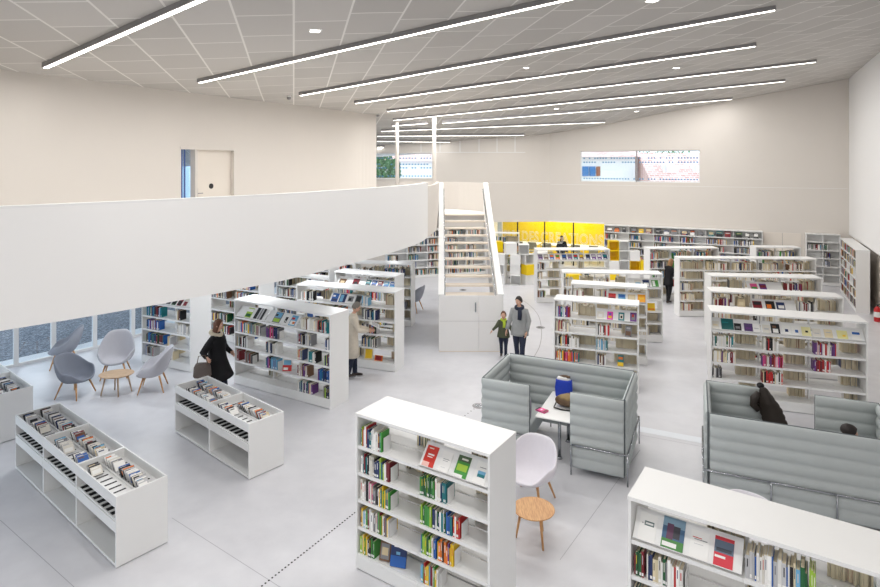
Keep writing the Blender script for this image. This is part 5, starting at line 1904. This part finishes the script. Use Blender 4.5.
# woman in black with a bag on her arm
pw = Vector((-4.46, 11.75, 0))
t, up, Hm, wr = person('woman with long auburn hair in a knee-length black coat, grey bag on arm', pw, -8, 1.68, coat_bk, denim, shoe_b, hair_br, 'long', coat_hem=.56, flare=1.5, stride=.14, head_turn=8, nod=8,
                       arms=[((-.34, .12, 1.15), (-.43, .0, 1.1)), ((.27, -.0, 1.13), (.16, -.22, 1.04))], bulk=1.25)
MB().tube([up @ Vector((.11 * math.cos(2 * PI * j / 12), .03 + .1 * math.sin(2 * PI * j / 12), 1.47 + .035 * math.sin(2 * PI * j / 12))) for j in range(13)], .042, 10).build('fur_collar', fur, t, smooth=True)
hbag = thing('shoulder_bag', 'taupe handbag carried by the woman in black', 'bag', (-4.46 - .09, 11.75 - .52, .72), .1)
rr = [[Vector((math.copysign(abs(math.cos(a)) ** .5, math.cos(a)) * w, math.copysign(abs(math.sin(a)) ** .5, math.sin(a)) * .07, z)) for a in [2 * PI * j / 20 for j in range(20)]] for (z, w) in ((0, .15), (.03, .165), (.2, .15), (.26, .12))]
MB().rings(rr).build('bag_body', mat('taupe_leather', (96, 84, 78), .6, noise=.15), hbag, smooth=True)
MB().tube([(-.1, 0, .25), (-.07, 0, .4), (.05, 0, .42), (.1, 0, .25)], .009, 8).build('strap', leather, hbag, smooth=True)

# woman in beige reading
pb = pt(352.5, 377)
t, up, Hm, wr = person('woman with short grey hair in long beige coat reading at the shelf', pb, 12, 1.68, coat_be, denim, shoe_b, hair_gr, 'short', coat_hem=.5, flare=1.05, stride=.06, nod=20, lean=4,
                       arms=[((-.22, -.1, 1.15), (-.12, -.36, 1.13)), ((.2, -.1, 1.13), (.1, -.38, 1.1))])
MB().tube([Hm @ Vector((.08, 0, .015)), Hm @ Vector((.03, -.1, .012)), Hm @ Vector((-.03, -.1, .012)), Hm @ Vector((-.08, 0, .015))], .004, 6).build('spectacles', black, t)
mw = t.matrix_basis
bk = thing('open_book', 'open picture book held by the woman in beige', 'book', (0, 0, 0))
q = (wr[0][1] + wr[1][1]) / 2 + Vector((0, -.12, .07))
bpy.context.view_layer.update()
bk.matrix_world = t.matrix_world @ Matrix.Translation(q) @ Matrix.Rotation(math.radians(28), 4, 'X')
for sgn in (-1, 1):
    Mq = Matrix.Rotation(-sgn * .2, 4, 'Y')
    m_ = MB().box(0 if sgn > 0 else -.2, .2 if sgn > 0 else 0, -.13, .13, 0, .008, M=Mq, col=rgb('white'))
    m_.box(.02 if sgn > 0 else -.18, .18 if sgn > 0 else -.02, -.1, .06, .008, .0086, M=Mq, col=rgb('grey' if sgn < 0 else 'pale grey'))
    m_.build('book_half', book, bk)

# man and child
pm_ = Vector(((519.5 - CX) * 13.95 / F, 13.95, 0))
person('man in grey parka and dark scarf walking hand in hand with a child', pm_, -108, 1.66, coat_gr, denim, shoe_b, hair_dk, 'short', coat_hem=.78, stride=.2, lean=3, head_turn=-22, nod=12, scarf=navy_c, bulk=1.02,
       arms=[((-.24, .03, 1.14), (-.3, -.1, .92)), ((.235, .03, 1.14), (.2, -.1, .9))])
pc = pt(503.5, 357.6)
person('small child in olive jacket and lime scarf walking beside the man', pc, -100, 1.12, coat_ol, denim, shoe_b, hair_br, 'short', coat_hem=.8, stride=.17, scarf=lime_c, bulk=1.12, headscale=1.28,
       arms=[((-.27, .0, 1.2), (-.42, -.08, 1.06)), ((.26, .0, 1.18), (.34, -.06, 1.02))])

# reader in the booth
pr = MB2 @ Vector((.40, .99, 0))
person('person with dark hair bent over the table in the booth with brown coat', pr, 162, 1.62, coat_bk, denim, shoe_b, hair_dk, 'short', coat_hem=.95, sit=True, lean=8, nod=50,
       arms=[((-.25, -.12, 1.16), (-.14, -.3, 1.22)), ((.25, -.12, 1.16), (.14, -.3, 1.22))])
# person in black behind the long bookcase
person('person in black clothes with fair hair browsing behind the long bookcase end', pt(668.5, 303), 20, 1.52, coat_bk, coat_bk, shoe_b, hair_bl, 'long', coat_hem=.7, stride=.05, nod=20, lean=6,
       arms=[((-.22, -.1, 1.15), (-.12, -.33, 1.1)), ((.2, -.1, 1.13), (.1, -.34, 1.06))])
# readers near the cubes and before the yellow glass
t_ = thing('reading_stool', 'white stool carrying the person behind the cube wall', 'stool', (3.45, 24.75, 0))
MB().tube([(0, 0, .41), (0, 0, .44)], .18, 18).build('seat', white, t_)
MB().tube([(0, 0, 0), (0, 0, .41)], [.15, .05], 14).build('base', white, t_)
person('person in a dark top sitting behind the white cube wall', (3.45, 24.72, 0), 200, 1.7, navy_c, denim, shoe_b, hair_bl, 'short', coat_hem=.95, sit=True, lean=10, nod=15)
wp = M0 @ Vector((3.05, .7, 0))
t_ = thing('reading_stool', 'white stool carrying the dark-haired person at the white tables', 'stool', (wp.x, wp.y, 0))
MB().tube([(0, 0, .41), (0, 0, .44)], .18, 18).build('seat', white, t_)
MB().tube([(0, 0, 0), (0, 0, .41)], [.15, .05], 14).build('base', white, t_)
person('person with dark hair sitting at the white tables in the yellow room', (wp.x, wp.y, 0), 250, 1.66, navy_c, denim, shoe_b, hair_dk, 'long', coat_hem=.95, sit=True, lean=6, nod=12)

# ------------------------------------------------------------------ books: the largest seen become objects, the rest one mass
cd = bpy.data.cameras.new('camera')
cd.lens = 24
cd.sensor_width = 36
cd.shift_y = (HY - 293.5) / 880.0
cd.clip_start = 0.05
cam = bpy.data.objects.new('camera', cd)
COL.objects.link(cam)
cam.location = (0, 0, EYE)
cam.rotation_euler = (PI / 2, 0, 0)
scene.camera = cam
bpy.context.view_layer.update()
dg = bpy.context.evaluated_depsgraph_get()
eye = Vector((0, 0, EYE))
cand = []
for q in BOOKS:
    fm = q['case'].face[q['side']]
    c = fm @ Vector((q['x'] + q['w'] / 2, q['y'] - 0.004, q['z'] + q['h'] * .6))
    q['c'] = c
    u, v = CX + F * c.x / c.y, HY + F * (EYE - c.z) / c.y
    q['vis'] = False
    if not (0 < u < 880 and 0 < v < 587) or q['side'] == 'B':
        continue
    d_ = c - eye
    hit = scene.ray_cast(dg, eye, d_.normalized(), distance=d_.length - 0.03)
    if hit[0]:
        continue
    q['vis'] = True
    cand.append((q['w'] * q['h'] * (F / c.y) ** 2, id(q), q))
cand.sort(key=lambda s: -s[0])
pick = set(id(s[2]) for s in cand[:300])
CREAM = rgb((222, 210, 182))
mass = MB()
ROWN = ('top', 'second', 'third', 'fourth', 'fifth', 'bottom')


def book_geo(m_, q, Mx, full):
    w, d_, h = q['w'], q['d'], q['h']
    cc = rgb(q['col'])
    f = R.uniform(.8, 1.12)
    cc = tuple(min(1, v * f) for v in cc[:3]) + (1,)
    lab = rgb('white')
    if full:
        t_ = min(.0022, w * .12)
        m_.box(0, w, 0, .002, 0, h, col=cc, M=Mx).box(0, t_, .002, d_, 0, h, col=cc, M=Mx).box(w - t_, w, .002, d_, 0, h, col=cc, M=Mx)
        m_.box(t_, w - t_, .002, d_ - .004, .003, h - .004, col=CREAM, M=Mx)
        if R.random() < .55:
            m_.box(w * .08, w * .92, -.0006, 0, .015, .042, col=lab, M=Mx)
        if w > .013 and R.random() < .5:
            m_.box(w * .36, w * .64, -.0006, 0, h * .5, h * .85, col=rgb(R.choice(['off-white', 'pale grey', 'yellow', 'white']) if sum(cc[:3]) < 1.2 else R.choice(['black', 'grey', 'red', 'navy'])), M=Mx)
    else:
        b = len(m_.f)
        m_.box(0, w, 0, d_, 0, h, col=cc, M=Mx, topcol=CREAM)
        m_.c[b + 4] = CREAM
        if R.random() < .3:
            m_.box(w * .1, w * .9, -.001, 0, .015, .05, col=lab, M=Mx)


cnt = {}
for q in sorted(BOOKS, key=lambda s: (s['case'].short, s['row'], s['bay'], s['i'])):
    fm = q['case'].face[q['side']]
    Mx = fm @ Matrix.Translation((q['x'], q['y'], q['z'] + 0.0005))
    if id(q) in pick:
        m_ = MB()
        book_geo(m_, q, None, True)
        o = m_.build('book', book, M=Mx)
        nb = q['case'].nb
        bay = ('left', 'right')[q['bay']] if nb == 2 else ('left', 'middle', 'right')[q['bay']] if nb == 3 else ordn(q['bay'] + 1)
        tag(o, '%s book, %s from left, %s shelf, %s bay, %s' % (q['col'], ordn(q['i']), ROWN[q['row']], bay, q['case'].short), 'book', 'books in the ' + q['case'].short)
    else:
        book_geo(mass, q, Mx, False)
o = mass.build('shelved_books', book)
o['kind'] = 'stuff'
o['label'] = 'rows of small paperbacks filling the farther white bookcases'
o['category'] = 'books'

# ------------------------------------------------------------------ daylight and exposure
w = bpy.data.worlds.new('daylight')
scene.world = w
w.use_nodes = True
bg = w.node_tree.nodes['Background']
bg.inputs[0].default_value = (0.9, 0.955, 1.0, 1)
bg.inputs[1].default_value = 2.4
scene.view_settings.view_transform = 'Standard'
scene.view_settings.look = 'None'
scene.view_settings.exposure = 0.2
scene.view_settings.gamma = 1.0
scene.view_settings.use_curve_mapping = False
scene.cycles.max_bounces = 8
scene.cycles.diffuse_bounces = 5
scene.cycles.transparent_max_bounces = 12
scene.cycles.caustics_reflective = False
scene.cycles.caustics_refractive = False
scene.cycles.sample_clamp_indirect = 6
